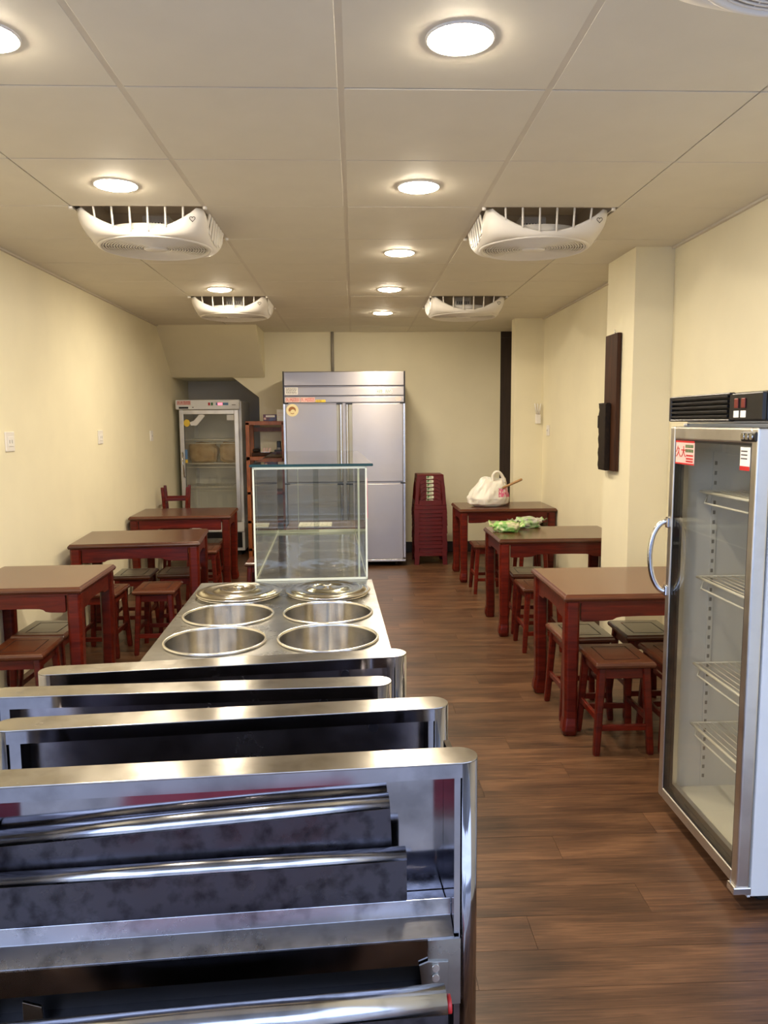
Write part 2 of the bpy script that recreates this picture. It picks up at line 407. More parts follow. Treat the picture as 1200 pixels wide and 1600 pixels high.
# ceiling: slab above, panels and bars below it
ce = st(box('ceiling', 'void', None, XL-.15, XR+.15, YF, YREC+.15, 2.95, 3.05))
T = .6961
gx = [XL, -1.408, -.744, -.031, .657, 1.371, XR]
y0 = 2.666 - 5*T
gy = [y0 + i*T for i in range(-1, 16)]
gy = [YF] + [v for v in gy if YF+.15 < v < 9.3] + [YB]
fan_cells = []
def is_fan(cx, cy):
    return any(abs(cx-fx) < .2 and abs(cy-fy) < .2 for fx, fy in FANS)
FANS = [(-1.076, 4.405), (1.014, 4.405), (-1.076, 7.19), (1.014, 7.19), (1.014, 1.622)]
tile_mesh = {}
for i in range(len(gx)-1):
    for j in range(len(gy)-1):
        cx, cy = (gx[i]+gx[i+1])/2, (gy[j]+gy[j+1])/2
        if is_fan(cx, cy): continue
        gl_ = .010 if gx[i] in (-.744, -.031, .657) else .0026
        gr_ = .010 if gx[i+1] in (-.744, -.031, .657) else .0026
        key = (round(gx[i+1]-gx[i], 3), round(gy[j+1]-gy[j], 3), gl_, gr_)
        if key not in tile_mesh:
            o = MB().box(gx[i]-cx+gl_, gx[i+1]-cx-gr_, -(gy[j+1]-gy[j])/2+.0040, (gy[j+1]-gy[j])/2-.0040, 0, .012).build('panel', 'tile', ce, .0015, 1)
            tile_mesh[key] = o
        else:
            o = tile_mesh[key].copy(); COL.objects.link(o)
        o.location = (cx, cy, HC + random.uniform(0, .0012)); 
        o.rotation_euler = (random.uniform(-.0006, .0006), random.uniform(-.0006, .0006), 0)
for x in (-.744, -.031, .657):
    box('grid_bar', 'grid', ce, x-.012, x+.012, YF, YB, HC+.0015, HC+.03)
for x in gx[1:-1]:
    if x in (-.744, -.031, .657): continue
    box('grid_bar', 'seam', ce, x-.006, x+.006, YF, YB, HC+.014, HC+.03)
for yv in gy[1:-1]:
    box('grid_bar', 'seam', ce, XL, XR, yv-.008, yv+.008, HC+.013, HC+.03)
box('edge_trim', 'grid', ce, XL, XL+.02, YF, 8.8, HC-.012, HC)
box('edge_trim', 'grid', ce, XR-.02, XR, YF, 4.94, HC-.012, HC)
box('edge_trim', 'grid', ce, XR-.02, XR, 5.47, 8.3, HC-.012, HC)
# the street in front of the open shop front
st(box('ground_street', 'pavement', None, -11, 11, -16, YF, -.16, -.02))
pv = st(box('ground_entrance', 'slab', None, -3.2, 3.2, -2.6, YF-.04, -.10, -.006))
rs_ = random.Random(5)
for i in range(9):
    for j in range(8):
        if (i*3+j) % 7 == 3: continue
        box('slab', 'slab', pv, -2.7+i*.6+.003, -2.1+i*.6-.003, YF-.05-.45*(j+1)+.003, YF-.05-.45*j-.003, -.03, rs_.uniform(-.002, .003))
st(box('ceiling_sky_block', 'facade', None, -4, 4, -1.6, YF-.15, 2.95, 3.15))  # unseen canopy added to hold overhead sky light off the entrance
mt_ = thing('prop', 'red sheet added out of view on the slabs, to be mirrored in the nearest steel panel', 'prop', (-.32, .22, .004))  # unseen red sheet, added only for the red reflection in the near frame
box('prop_slab', 'prop_red', mt_, -.50, .50, -.30, .30, 0, .012, .004)
st(box('wall_street', 'facade', None, -11, 11, -16.3, -16, -.1, 3.2))
st(box('wall_front', 'wall', None, XL-.15, XR+.15, YF-.15, YF, 2.68, 3.05))

# ------------------------------------------------------------------ ceiling lamps
M['lamp'] = emit('lamp diffuser', LAMP_COLOR, LAMP_STRENGTH)
lamp0 = thing('ceiling_lamp', '', 'lamp', (0, 0, 0))
MB().lathe([(.093, -.001), (.0945, -.005), (.098, -.004), (.101, 0), (.101, .004), (.093, .004)], n=40).build('trim_ring', 'white', lamp0)
MB().lathe([(0.0001, -.016), (.03, -.0155), (.06, -.013), (.080, -.009), (.093, -.002), (.093, .003), (.0001, .003)], n=40).build('diffuser', 'lamp', lamp0)
LAMPS = [(.316, 2.328, 'round ceiling lamp nearest the camera in the middle row, large and glaring'),
         (.313, 3.72, 'second round lamp from the camera in the middle row of the ceiling'),
         (.306, 5.12, 'third round lamp of the middle row, between the two pairs of ceiling fans'),
         (.305, 6.49, 'fourth round lamp of the middle row, level with the front edge of the far fans'),
         (.300, 7.87, 'smallest and farthest round lamp of the middle row near the back wall'),
         (-1.03, 2.34, 'round ceiling lamp cut by the upper left edge of the photo'),
         (-1.076, 3.71, 'round ceiling lamp in the panel in front of the left near fan'),
         (-1.085, 6.49, 'round ceiling lamp just in front of the left far fan'),
         ]
for i, (x, yv, lb) in enumerate(LAMPS):
    o = lamp0 if i == 0 else copy_tree(lamp0)
    o.location = (x, yv, HC); tag(o, lb, 'lamp', 'round ceiling lamps')

# ------------------------------------------------------------------ ceiling fans
def make_fan():
    root = thing('ceiling_fan', '', 'fan')
    hs, rb, zb = .338, .295, -.132
    nt, nv = 128, 8
    def vmax(x):          # the openings are arcs that rise to the ceiling near the corners
        q = min(1.0, abs(x)/.305)
        return math.acos(.84*(1-q*q))*2/PI
    mb = MB(); vs = []; fs = []
    for i in range(nt):
        th = 2*PI*i/nt; c, s = math.cos(th), math.sin(th)
        rs = hs/((abs(c)**7+abs(s)**7)**(1/7))
        vm = vmax(hs*math.tan(abs(((th+PI/4) % (PI/2))-PI/4)))
        for k in range(nv+1):
            v = vm*k/nv
            rr = rb+(rs-rb)*math.sin(v*PI/2); z = zb*(math.cos(v*PI/2))
            vs.append((rr*c, rr*s, z))
    for i in range(nt):
        for k in range(nv):
            a = i*(nv+1)+k; b = ((i+1) % nt)*(nv+1)+k
            fs.append((a, b, b+1, a+1))
    mb.add(vs, fs, True).build('shell', 'white', root, solid=.009)
    MB().lathe([(.277, zb+.012), (.283, zb-.004), (.293, zb-.006), (.303, zb), (.303, zb+.008), (.277, zb+.012)], n=64).build('rim', 'white', root)
    cavity = MB()
    for a, b, c_, d in ((-.345, .345, -.345, -.338), (-.345, .345, .338, .345), (-.345, -.338, -.338, .338), (.338, .345, -.338, .338)): cavity.box(a, b, c_, d, .002, .14)
    cavity.box(-.345, .345, -.345, .345, .14, .145)
    cavity.build('housing', 'cavity', root)
    g = MB()
    for k in range(17):
        rr = .045+.0143*k
        g.tube([(rr*math.cos(t), rr*math.sin(t), zb+.002) for t in (2*PI*j/48 for j in range(48))], .0036, 5, True)
    for k in range(24):
        t = 2*PI*k/24; g.bar((.04*math.cos(t), .04*math.sin(t), zb+.004), (.282*math.cos(t), .282*math.sin(t), zb+.004), .004, .004)
    g.build('grille', 'white', root, kind='stuff')
    MB().lathe([(.0001, zb+.022), (.27, zb+.022), (.272, zb+.07), (.262, zb+.072), (.262, zb+.03), (.0001, zb+.03)], n=48).build('inner_drum', 'white', root)
    MB().cyl((0, 0), .282, zb+.012, zb+.016, 48).build('backing', 'fan_back', root)
    kb = MB(); kb.rings([[(a*math.cos(2*PI*j/24), b*math.sin(2*PI*j/24), zb+z) for j in range(24)] for a, b, z in ((.062,.040,.006), (.066,.044,-.004), (.055,.034,-.010), (.02,.012,-.012))])
    kb.build('hub_cap', 'white', root)
    mt = MB().box(-.075, .075, .02, .16, -.035, .05).build('motor', 'white', root, .008)
    for k in range(7):
        box('slot', 'black_matte', mt, -.056+k*.017, -.049+k*.017, 0.0185, .0205, -.024+abs(k-3)*.004, .012)
    def arch(x): return zb*math.cos(vmax(x)*PI/2)
    for sy in (-1, 1):
        for k in range(6):
            x = (k-2.5)*.088
            MB().tube([(x, sy*.322, arch(x)-.004), (x*1.02, sy*.332, .004)], .0055, 6).build('bar', 'white', root)
    for sx in (-1, 1):
        for k in range(7):
            yv = (k-3)*.066; zt = arch(yv)
            MB().bar((sx*.322, yv-.014, zt-.004), (sx*.334, yv+.014, .003), .034, .004, up=(sx, 0, 0)).build('slat', 'white', root)
    for sx in (-1, 1):
        for sy in (-1, 1):
            MB().cyl((sx*.335, sy*.335), .011, -.012, .002, 12).build('corner_peg', 'white', root)
    return root
fan0 = make_fan()
# small heart mark on the near right corner
def heart(parent):
    pts = []
    for i in range(20):
        t = 2*PI*i/20; pts.append((16*math.sin(t)**3*.0009, (13*math.cos(t)-5*math.cos(2*t)-2*math.cos(3*t)-math.cos(4*t))*.0009))
    MB().tube([(u, 0, v) for u, v in pts], .0016, 5, True).build('heart_mark', 'dark_print', parent, loc=(.268, -.324, -.055))
heart(fan0)
FLABEL = ['white square ceiling fan at left beside the big near lamp, brightly lit inside',
          'white square ceiling fan at right in front of the white pillar, grille well visible',
          'small far white ceiling fan at left in front of the stair bulkhead',
          'small far white ceiling fan at right near the far pillar and dark doorway strip',
          'white ceiling fan cut off by the top right corner of the photo']
for i, (x, yv) in enumerate(FANS):
    o = fan0 if i == 0 else copy_tree(fan0)
    o.location = (x, yv, HC); tag(o, FLABEL[i], 'fan', 'square ceiling fans')

# ------------------------------------------------------------------ tables
def make_table(L, D, label, group):
    root = thing('dining_table', label, 'table', group=group)
    H = .75
    t = MB()
    b = lambda e, z: [(-L/2+e, -D/2+e, z), (L/2-e, -D/2+e, z), (L/2-e, D/2-e, z), (-L/2+e, D/2-e, z)]
    t.rings([b(.022, H-.040), b(.006, H-.034), b(0, H-.022), b(.004, H-.012), b(.010, H-.006), b(.013, H)], True, False)
    t.build('tabletop', 'mahogany_top', root, .002)
    box('top_frame', 'mahogany', root, -L/2+.018, L/2-.018, -D/2+.018, D/2-.018, H-.046, H-.036)
    lw = .076
    for sx in (-1, 1):
        for sy in (-1, 1):
            cx, cy = sx*(L/2-.012-lw/2), sy*(D/2-.012-lw/2)
            rs = []
            for z, w, off in ((H-.04, lw, 0), (.52, lw, 0), (.40, lw*.97, .001), (.16, lw*.90, .004), (.095, lw*.92, .004), (.06, lw*1.02, 0), (.03, lw*1.04, -.002), (.008, lw*.92, .002), (0, lw*.80, .004)):
                ox, oy = cx-sx*off, cy-sy*off; c = w*.18; h = w/2
                rs.append([(ox+u, oy+v, z) for u, v in ((h-c,-h), (h,-h+c), (h,h-c), (h-c,h), (-h+c,h), (-h,h-c), (-h,-h+c), (-h+c,-h))])
            rs.reverse()
            MB().rings(rs, True, False).build('leg', 'mahogany', root, .003)
    def apron_poly(a, b):
        z1 = H-.045; z0 = H-.128; w = b-a
        f = [(0, -.012), (.02, -.016), (.16, -.014), (.21, -.010), (.235, .001), (.27, .006), (.40, .008)]
        pts = [(a+u*w, z0+v) for u, v in f] + [(b-u*w, z0+v) for u, v in reversed(f)]
        return pts + [(b, z1), (a, z1)]
    for sy in (-1, 1):
        yv = sy*(D/2-.038)
        MB().prism(apron_poly(-L/2+.095, L/2-.095), 'y', yv-.012, yv+.012).build('apron', 'mahogany', root, .002)
    for sx in (-1, 1):
        xv = sx*(L/2-.038)
        MB().prism(apron_poly(-D/2+.095, D/2-.095), 'x', xv-.012, xv+.012).build('apron', 'mahogany', root, .002)
    return root
TG = 'dark red wooden dining tables'
def place(o, x, y, rz=0, z=0): o.location = (x, y, z); o.rotation_euler = (0, 0, rz); return o
R1 = place(make_table(.97, .74, 'dark red wooden table nearest the glass door cooler at right, bare top', TG), 1.534, 4.130)
R2 = place(make_table(.97, .70, 'dark red wooden table at right with green vegetable packs on it', TG), 1.552, 5.97)
R3 = place(make_table(.99, .68, 'dark red wooden table by the far pillar holding a white plastic bag', TG), 1.540, 7.95)
L1 = place(make_table(.70, .70, 'nearest left dark red table, square, against the cream wall', TG), -1.845, 4.47, math.radians(2))
L2 = place(make_table(.95, .73, 'middle left dark red wooden table against the cream wall', TG), -1.665, 6.03, math.radians(5.5))
L3 = place(make_table(.96, .72, 'farthest left dark red table in front of the small glass door cooler', TG), -1.685, 7.68, math.radians(2.5))
CT = place(make_table(.66, .50, 'low seen dark red table end behind the glass display case', TG), -.26, 6.62)

# ------------------------------------------------------------------ wooden stools
def make_stool():
    root = thing('wooden_stool', '', 'stool')
    SX, SY, H = .295, .335, .465
    s = MB()
    b = lambda e, z: [(-SX/2+e, -SY/2+e, z), (SX/2-e, -SY/2+e, z), (SX/2-e, SY/2-e, z), (-SX/2+e, SY/2-e, z)]
    s.rings([b(.012, H-.034), b(.002, H-.026), b(0, H-.014), b(.004, H-.005), b(.010, H)], True, False)
    seat = s.build('seat', 'mahogany_top', root, .002)
    e1, e2 = .058, .0625
    ins = MB()
    for (x0, x1, y0_, y1) in ((-SX/2+e1, SX/2-e1, -SY/2+e1, -SY/2+e2), (-SX/2+e1, SX/2-e1, SY/2-e2, SY/2-e1), (-SX/2+e1, -SX/2+e2, -SY/2+e1, SY/2-e1), (SX/2-e2, SX/2-e1, -SY/2+e1, SY/2-e1)):
        ins.box(x0, x1, y0_, y1, H-.002, H+.0006)
    ins.build('groove', 'groove', seat)
    tx, ty = SX/2-.040, SY/2-.040
    bx, by = SX/2-.014, SY/2-.014
    at = lambda sx, sy, z: Vector((sx*(bx+(tx-bx)*z/(H-.03)), sy*(by+(ty-by)*z/(H-.03)), z))
    for sx in (-1, 1):
        for sy in (-1, 1):
            w = .036
            rs = []
            for z, ww in ((0, .030), (.02, .033), (.2, .036), (H-.03, .040)):
                c = at(sx, sy, z); h = ww/2; k = h*.35
                rs.append([(c.x+u, c.y+v, z) for u, v in ((h-k,-h), (h,-h+k), (h,h-k), (h-k,h), (-h+k,h), (-h,h-k), (-h,-h+k), (-h+k,-h))])
            MB().rings(rs, True, False).build('leg', 'mahogany', root, .002)
    for sy in (-1, 1):
        p, q = at(-1, sy, H-.06), at(1, sy, H-.06)
        MB().bar(p, q, .016, .052).build('apron', 'mahogany', root, .002)
        p, q = at(-1, sy, .135), at(1, sy, .135)
        MB().bar(p, q, .018, .030).build('stretcher', 'mahogany', root, .003)
    for sx in (-1, 1):
        p, q = at(sx, -1, H-.06), at(sx, 1, H-.06)
        MB().bar(p, q, .016, .052).build('apron', 'mahogany', root, .002)
        p, q = at(sx, -1, .175), at(sx, 1, .175)
        MB().bar(p, q, .018, .030).build('stretcher', 'mahogany', root, .003)
    return root
st0 = make_stool()
SG = 'dark red wooden stools'
STOOLS = [  # x, y, rz(deg), label
    (1.296, 3.705, 0, 'wooden stool nearest the camera on the right, in front of the near right table leg'),
    (1.243, 4.145, 1, 'wooden stool under the near right table, tucked behind its front left leg'),
    (1.610, 4.165, -1, 'wooden stool under the near right table by the wall, behind the others'),
    (1.625, 3.715, 0, 'wooden stool partly hidden by the glass door cooler handle edge'),
    (1.315, 5.385, 0, 'wooden stool standing in front of the table with green packs'),
    (1.340, 5.87, -2, 'wooden stool under the green packs table with a bluish glossy front edge'),
    (1.262, 7.26, 0, 'wooden stool in front of the plastic bag table, at its left leg'),
    (1.700, 7.33, 0, 'wooden stool in front of the plastic bag table, right of centre by the wall'),
    (-1.750, 4.015, 3, 'wooden stool at the left photo edge in front of the nearest left table'),
    (-1.768, 4.385, 0, 'wooden stool under the nearest left table, behind its front stool'),
    (-1.800, 5.43, 0, 'wooden stool seen between the legs of the nearest left table, by the wall'),
    (-1.425, 5.500, 2, 'free standing wooden stool beside the pot counter, in front of the middle left table'),
    (-1.735, 6.03, 3, 'wooden stool under the middle left table, on the wall side'),
    (-1.400, 6.08, 3, 'wooden stool under the middle left table, on the aisle side behind its leg'),
    (-1.425, 7.17, 2, 'wooden stool between the middle and farthest left tables, at the aisle end'),
    (-1.470, 7.62, 0, 'wooden stool under the farthest left table, close behind another seat'),
    (-.780, 6.52, 0, 'wooden stool seen through the left glass of the display case'),
    (-1.990, 8.62, 4, 'wooden stool behind the farthest left table, carrying an upturned stool'),
]
for i, (x, yv, a, lb) in enumerate(STOOLS):
    o = st0 if i == 0 else copy_tree(st0)
    place(o, x, yv, math.radians(a)); tag(o, lb, 'stool', SG)
o = copy_tree(st0); place(o, -1.990, 8.62, math.radians(8), .932); o.rotation_euler = (PI, 0, math.radians(8))
tag(o, 'upturned wooden stool with its legs in the air behind the farthest left table', 'stool', SG)

# ------------------------------------------------------------------ stainless frames in the foreground
def half_round_end(L, th, z0, z1, x_round=True, n=12, left=False):
    """plan outline with the right end (x=0) half round; y from 0 (front) to th (back)"""
    pts = [(-L, 0)] if not left else []
    if left:
        r = th/2
        pts += [(-L+r+r*math.cos(t), r+r*math.sin(t)) for t in (PI*1.5-PI*k/n for k in range(n, -1, -1))]
        pts = list(reversed(pts)); pts = [(u, v) for u, v in pts]
        pts = [(-L+r-r*math.sin(PI*k/n), r+r*math.cos(PI*k/n)) for k in range(n+1)]
    r = th/2
    pts += [(-r+r*math.sin(PI*k/n), r-r*math.cos(PI*k/n)) for k in range(n+1)]
    if not left: pts += [(-L, th)]
    return pts
def make_frame(L, th, H, x, yv, rz, label, near=False):
    root = thing('steel_panel_frame', label, 'steel frame', (x, yv, 0), rz, 'stainless steel panel frames')
    r = th/2
    MB().prism(half_round_end(L, th, 0, 0, left=True), 'z', H-.004, H).build('top_rail', 'steel_rail', root, .0012)
    # front and back lips of the rail
    lip = box('front_lip', 'steel_panel', root, -L+r, -r, .0005, .003, H-.036, H-.004)
    box('back_lip', 'steel_panel', root, -L+r, -r, th-.003, th-.0005, H-.036, H-.004)
    # half round posts
    def post(cx, sgn):
        o = MB(); n = 14
        outer = [(cx+sgn*(-r+r*math.sin(PI*k/n)), r-r*math.cos(PI*k/n)) for k in range(n+1)]
        inner = [(cx+sgn*(-r+(r-.003)*math.sin(PI*k/n)), r-(r-.003)*math.cos(PI*k/n)) for k in range(n, -1, -1)]
        o.prism(outer+inner, 'z', .02, H-.004)
        for k in range(len(o.f)):
            if len(o.f[k]) == 4: o.sm[k] = True
        return o.build('post', 'steel_panel', root)
    post(0, 1); post(-L, -1)
    for cx in (-r, -L+r):
        MB().cyl((cx, r), .018, 0, .022, 16).build('foot', 'black_matte', root)
    pd = .154 if near else th-.004
    box('back_panel', 'steel_panel' if near else 'steel_dull', root, -L+r, -r-.002, pd-.004, pd, .30, H-.036 if not near else H-.055)
    box('inner_post', 'steel_panel', root, -r-.016, -r-.002, .010, pd-.006, .06, H-.010)
    box('inner_post', 'steel_panel', root, -L+r+.002, -L+r+.03, .010, pd-.006, .06, H-.010)
    if not near:
        MB().tube([(-.20, th-.008, H-.075), (-.20, th-.016, H-.075)], .014, 12).build('bolt', 'steel_dirty', root)
        box('bottom_rail', 'steel_panel', root, -L+r, -r, .004, th-.004, .30, .34)
        return root
    # near frame: ledge, apron, gusset plates
    zl = .456
    lg = MB().prism([(0.0, zl-.006), (0.0, zl), (.044, zl+.024), (.047, zl+.064), (.050, zl+.064), (.050, zl+.020), (.148, zl+.020), (.148, zl+.016), (.046, zl+.016), (.004, zl-.006)], 'x', -L+r, -r-.017)
    lg.build('ledge', 'steel_ledge', root, .0012)
    box('apron', 'steel_panel', root, -L+r, -r-.003, .001, .004, zl-.066, zl-.006)
    box('apron_end', 'steel_top', root, -.078-r, -r-.003, -.0035, .0036, zl-.165, zl-.004)
    MB().prism([(-.135, zl-.130), (-.142, zl-.060), (-.120, zl-.052), (-.075, zl-.055), (-.075, zl-.130)], 'y', -.008, -.003).build('gusset', 'steel_top', root, .001)
    for k in (0, 1):
        b = MB(); b.tube([(-.105, -.008, zl-.066-k*.024), (-.105, -.014, zl-.066-k*.024)], .009, 12); b.build('bolt', 'steel_bright', root)
    MB().prism([(-L+.16, zl-.165), (-L+.16, zl-.075), (-L+.20, zl-.09), (-L+.205, zl-.165)], 'y', -.004, .004).build('gusset', 'steel_top', root, .001)
    box('opening_shade', 'black', root, -L+r, -r-.003, th-.03, th-.012, .10, zl-.006)  # black sheet stands in for the shade inside the opening under the ledge
    box('lower_shelf', 'steel_panel', root, -L+r, -r, .004, th-.004, .30, .312)
    return root
for nm in (
    (1.15, .088, .87, .168, 2.418, 6.4, 'stainless steel panel frame farthest back, right against the pot counter', False),
    (1.15, .085, .87, .102, 2.142, 1.9, 'stainless steel panel frame second from the pot counter, its right end set furthest left', False),
    (1.17, .088, .87, .249, 1.960, 4.9, 'stainless steel panel frame third from the pot counter, behind the nearest one', False),
    (1.17, .086, .87, .275, 1.628, 3.7, 'nearest stainless steel panel frame with a ledge and bolted plate', True)):
    L_, th_, H_, x_, y_, a_, lb_, nr_ = nm
    make_frame(L_, th_, H_, x_, y_, math.radians(a_), lb_, nr_)
def rolled_sheet(name, label, L, r, drop, x, yv, z, rz, tilt, red=False):
    """sheet with a rolled top edge; origin at the right end, top of the roll"""
    root = thing(name, label, 'steel sheet', (x, yv, z), rz, 'rolled edge steel sheets')
    root.rotation_euler = (0, tilt, rz)
    n = 14
    prof = [(r*.0-.002, -drop)] + [(0 + r - r*math.cos(PI*k/n), -r + r*math.sin(PI*k/n)) for k in range(n+1)] + [(2*r, -drop*.6)]
    inner = [(u + (.002 if i < n/2 else -.002), v-.0015) for i, (u, v) in enumerate(prof)]
    poly = prof + list(reversed(inner))
    o = MB().prism(poly, 'x', -L, 0)
    for k in range(2, len(o.f)): o.sm[k] = True
    o.build('rolled_edge', 'steel_roll', root)
    box('face', 'steel_dirty', root, -L, -.0006, -.0035, -.0015, -drop, -r*1.05)
    if red:
        MB().tube([(.001, r, -r*1.2), (.012, r, -r*1.2)], r*.55, 14).build('end_plug', 'red', root)
    return root
FA = math.radians(3.7)
def fpos(x, d): return .275 + x*math.cos(FA) - d*math.sin(FA), 1.628 + x*math.sin(FA) + d*math.cos(FA)
rx, ry = fpos(-.196, .098); rolled_sheet('rolled_sheet', 'curved top steel sheet higher up inside the nearest frame, resting behind another', .90, .024, .225, rx, ry, .747, FA, math.radians(-2.4))
rx, ry = fpos(-.162, .053); rolled_sheet('rolled_sheet', 'second curved top steel sheet inside the nearest frame, lower and in front', .94, .020, .145, rx, ry, .637, FA, math.radians(-.1))
rolled_sheet('rolled_sheet', 'lowest curved steel sheet at the bottom photo edge with a red end plug', 1.05, .034, .42, .182, 1.47, .428, FA, math.radians(-.5), True)

# ------------------------------------------------------------------ pot counter
CA = math.radians(1.95)
pc = thing('pot_counter', 'stainless steel counter with six round pot holes in its top', 'counter', (-.335, 3.27, 0), CA)
CW, CY0, CY1, CH = .885, -.69, .70, .80
PX = (-.215, .212); PY = (-.395, 0.0, .395); PR = .190
top = MB()
def holed_cell(mb, x0, x1, y0_, y1, cx, cy, r, z, n=48):
    angs = sorted(set([2*PI*k/n for k in range(n)] + [math.atan2(b-cy, a-cx) % (2*PI) for a in (x0, x1) for b in (y0_, y1)]))
    vi = []; vo = []
    for t in angs:
        c, s = math.cos(t), math.sin(t)
        k = min([(x1-cx)/c if c > 1e-9 else 1e9, (x0-cx)/c if c < -1e-9 else 1e9, (y1-cy)/s if s > 1e-9 else 1e9, (y0_-cy)/s if s < -1e-9 else 1e9])
        vi.append((cx+r*c, cy+r*s, z)); vo.append((cx+k*c, cy+k*s, z))
    m_ = len(angs)
    mb.add(vi+vo, [(i, m_+i, m_+(i+1) % m_, (i+1) % m_) for i in range(m_)])
ysp = [CY0, -.1975, .1975, CY1]
for j in range(3):
    for i in range(2):
        holed_cell(top, -CW/2 if i == 0 else 0, 0 if i == 0 else CW/2, ysp[j], ysp[j+1], PX[i], PY[j], PR, CH)
top.build('worktop', 'steel_top', pc, solid=.0)
rim = MB()
for (a, b, c, d) in ((-CW/2, CW/2, CY0-.0, CY0+.002), (-CW/2, CW/2, CY1-.002, CY1), (-CW/2, -CW/2+.002, CY0, CY1), (CW/2-.002, CW/2, CY0, CY1)):
    rim.box(a, b, c, d, CH-.05, CH-.0005)
rim.build('worktop_edge', 'steel_bright', pc)
for (nm, a, b, c, d) in (('front_panel', -CW/2+.01, CW/2-.01, CY0+.01, CY0+.014), ('rear_panel', -CW/2+.01, CW/2-.01, CY1-.014, CY1-.01), ('side_panel', -CW/2+.01, -CW/2+.014, CY0+.02, CY1-.02), ('side_panel', CW/2-.014, CW/2-.01, CY0+.02, CY1-.02)):
    box(nm, 'steel_panel', pc, a, b, c, d, .10, CH-.05)
for sx in (-1, 1):
    for sy in (CY0+.05, CY1-.05):
        MB().cyl((sx*(CW/2-.05), sy), .022, 0, .11, 14).build('foot', 'black_matte', pc)
# pots and lids are things standing in the counter
ca, sa = math.cos(CA), math.sin(CA)
def cw(x, yv): return (-.335 + x*ca - yv*sa, 3.27 + x*sa + yv*ca, CH)
PLAB = {(0, 0): 'open round steel pot at left in the nearest row of the counter', (1, 0): 'open round steel pot at right in the nearest row of the counter',
        (0, 1): 'open round steel pot at left in the middle row of the counter', (1, 1): 'open round steel pot at right in the middle row of the counter',
        (0, 2): 'steel pot at back left of the counter, covered by a round lid', (1, 2): 'steel pot at back right of the counter, covered by a round lid'}
pot0 = None
for j in range(3):
    for i in range(2):
        if pot0 is None:
            pot0 = thing('steel_pot', '', 'pot')
            MB().lathe([(.186, .003), (.186, -.005), (.184, -.26), (.170, -.272), (.0001, -.272), (.0001, -.276), (.172, -.276), (.187, -.262), (.189, -.004)], n=64).build('body', 'steel_pot', pot0)
            MB().lathe([(.184, .002), (.1855, .008), (.189, .0105), (.1935, .0095), (.196, .005), (.195, .001), (.188, .001)], n=64).build('rim', 'steel_bright', pot0)
            o = pot0
        else:
            o = copy_tree(pot0)
        o.location = cw(PX[i], PY[j]); o.rotation_euler = (0, 0, CA); tag(o, PLAB[(i, j)], 'pot', 'steel pots in the counter')
lid0 = None
for i, lb in ((0, 'round steel lid with raised rings on the back left pot'), (1, 'round steel lid with raised rings on the back right pot')):
    if lid0 is None:
        lid0 = thing('round_cover', '', 'lid')
        MB().lathe([(.203, .014), (.205, .018), (.202, .021), (.193, .020), (.186, .018), (.178, .026), (.168, .030), (.150, .030), (.135, .026), (.110, .026), (.098, .034), (.085, .037), (.070, .035), (.060, .030), (.050, .031), (.0001, .033)], n=64).build('lid_plate', 'steel_lid', lid0)
        MB().lathe([(.0001, .046), (.020, .046), (.026, .043), (.026, .040), (.014, .036), (.014, .032)], n=32).build('knob', 'steel_lid', lid0)
        o = lid0
    else: o = copy_tree(lid0)
    o.location = cw(PX[i], PY[2]); tag(o, lb, 'lid', 'lids on the pots')

# ------------------------------------------------------------------ glass display case
dc = thing('display_case', 'tall glass display case behind the pot counter, dark green glass top', 'display case', (-.232, 3.985, 0), CA)
GW, GD, GZ0, GZ1 = .59, 1.80, .80, 1.40
hw = GW/2
box('base_cabinet', 'steel_panel', dc, -hw, hw, .03, GD, .06, GZ0-.012, .003)
for sx in (-1, 1):
    for yv in (.1, GD-.1):
        MB().cyl((sx*(hw-.06), yv), .022, 0, .062, 14).build('foot', 'black_matte', dc)
box('base_plate', 'steel_panel', dc, -hw, hw, .0, GD, GZ0-.011, GZ0, .001)
gt = .006
box('front_glass', 'case_glass', dc, -hw+.008, hw-.008, .0, gt, GZ0+.006, GZ1-.012)
box('side_glass', 'case_glass', dc, -hw, -hw+gt, .008, GD-.01, GZ0+.004, GZ1-.012)
box('side_glass', 'case_glass', dc, hw-gt, hw, .008, GD-.01, GZ0+.004, GZ1-.012)
box('sliding_glass', 'case_glass', dc, -hw+.01, .02, GD-.012, GD-.007, GZ0+.004, GZ1-.012)
box('sliding_glass', 'case_glass', dc, -.02, hw-.01, GD-.005, GD, GZ0+.004, GZ1-.012)
tg = box('top_glass', 'case_glass', dc, -hw-.012, hw+.03, -.012, GD+.15, GZ1, GZ1+.008)
box('top_edge', 'green_edge', tg, -hw-.013, hw+.031, -.0145, -.012, GZ1-.002, GZ1+.012)
box('top_edge', 'green_edge', tg, -hw-.0145, -hw-.012, -.012, GD+.15, GZ1, GZ1+.008)
box('top_edge', 'green_edge', tg, hw+.030, hw+.0325, -.012, GD+.15, GZ1, GZ1+.008)
e = .0045
for (nm, a, b, c, d, f, g) in (
    ('edge_strip', -hw, -hw+e*2, -.003, .004, GZ0, GZ1), ('edge_strip', hw-e*2, hw, -.003, .004, GZ0, GZ1),
    ('edge_strip', -hw, hw, -.003, .004, GZ1-.014, GZ1), ('edge_strip', -hw, hw, -.003, .004, GZ0, GZ0+.012),
    ('edge_strip', hw-.048, hw-.038, .03, .036, GZ0, GZ1), ('edge_strip', -hw+.16, -hw+.163, GD-.012, GD-.006, GZ0, GZ1),
    ('edge_strip', -hw, hw, GD-.012, GD-.002, GZ0, GZ0+.02), ('edge_strip', hw-.008, hw-.001, .0, GD, GZ0, GZ0+.010), ('edge_strip', -hw+.001, -hw+.008, .0, GD, GZ0, GZ0+.010)):
    box(nm, 'glass_edge', dc, a, b, c, d, f, g)
pn = MB()
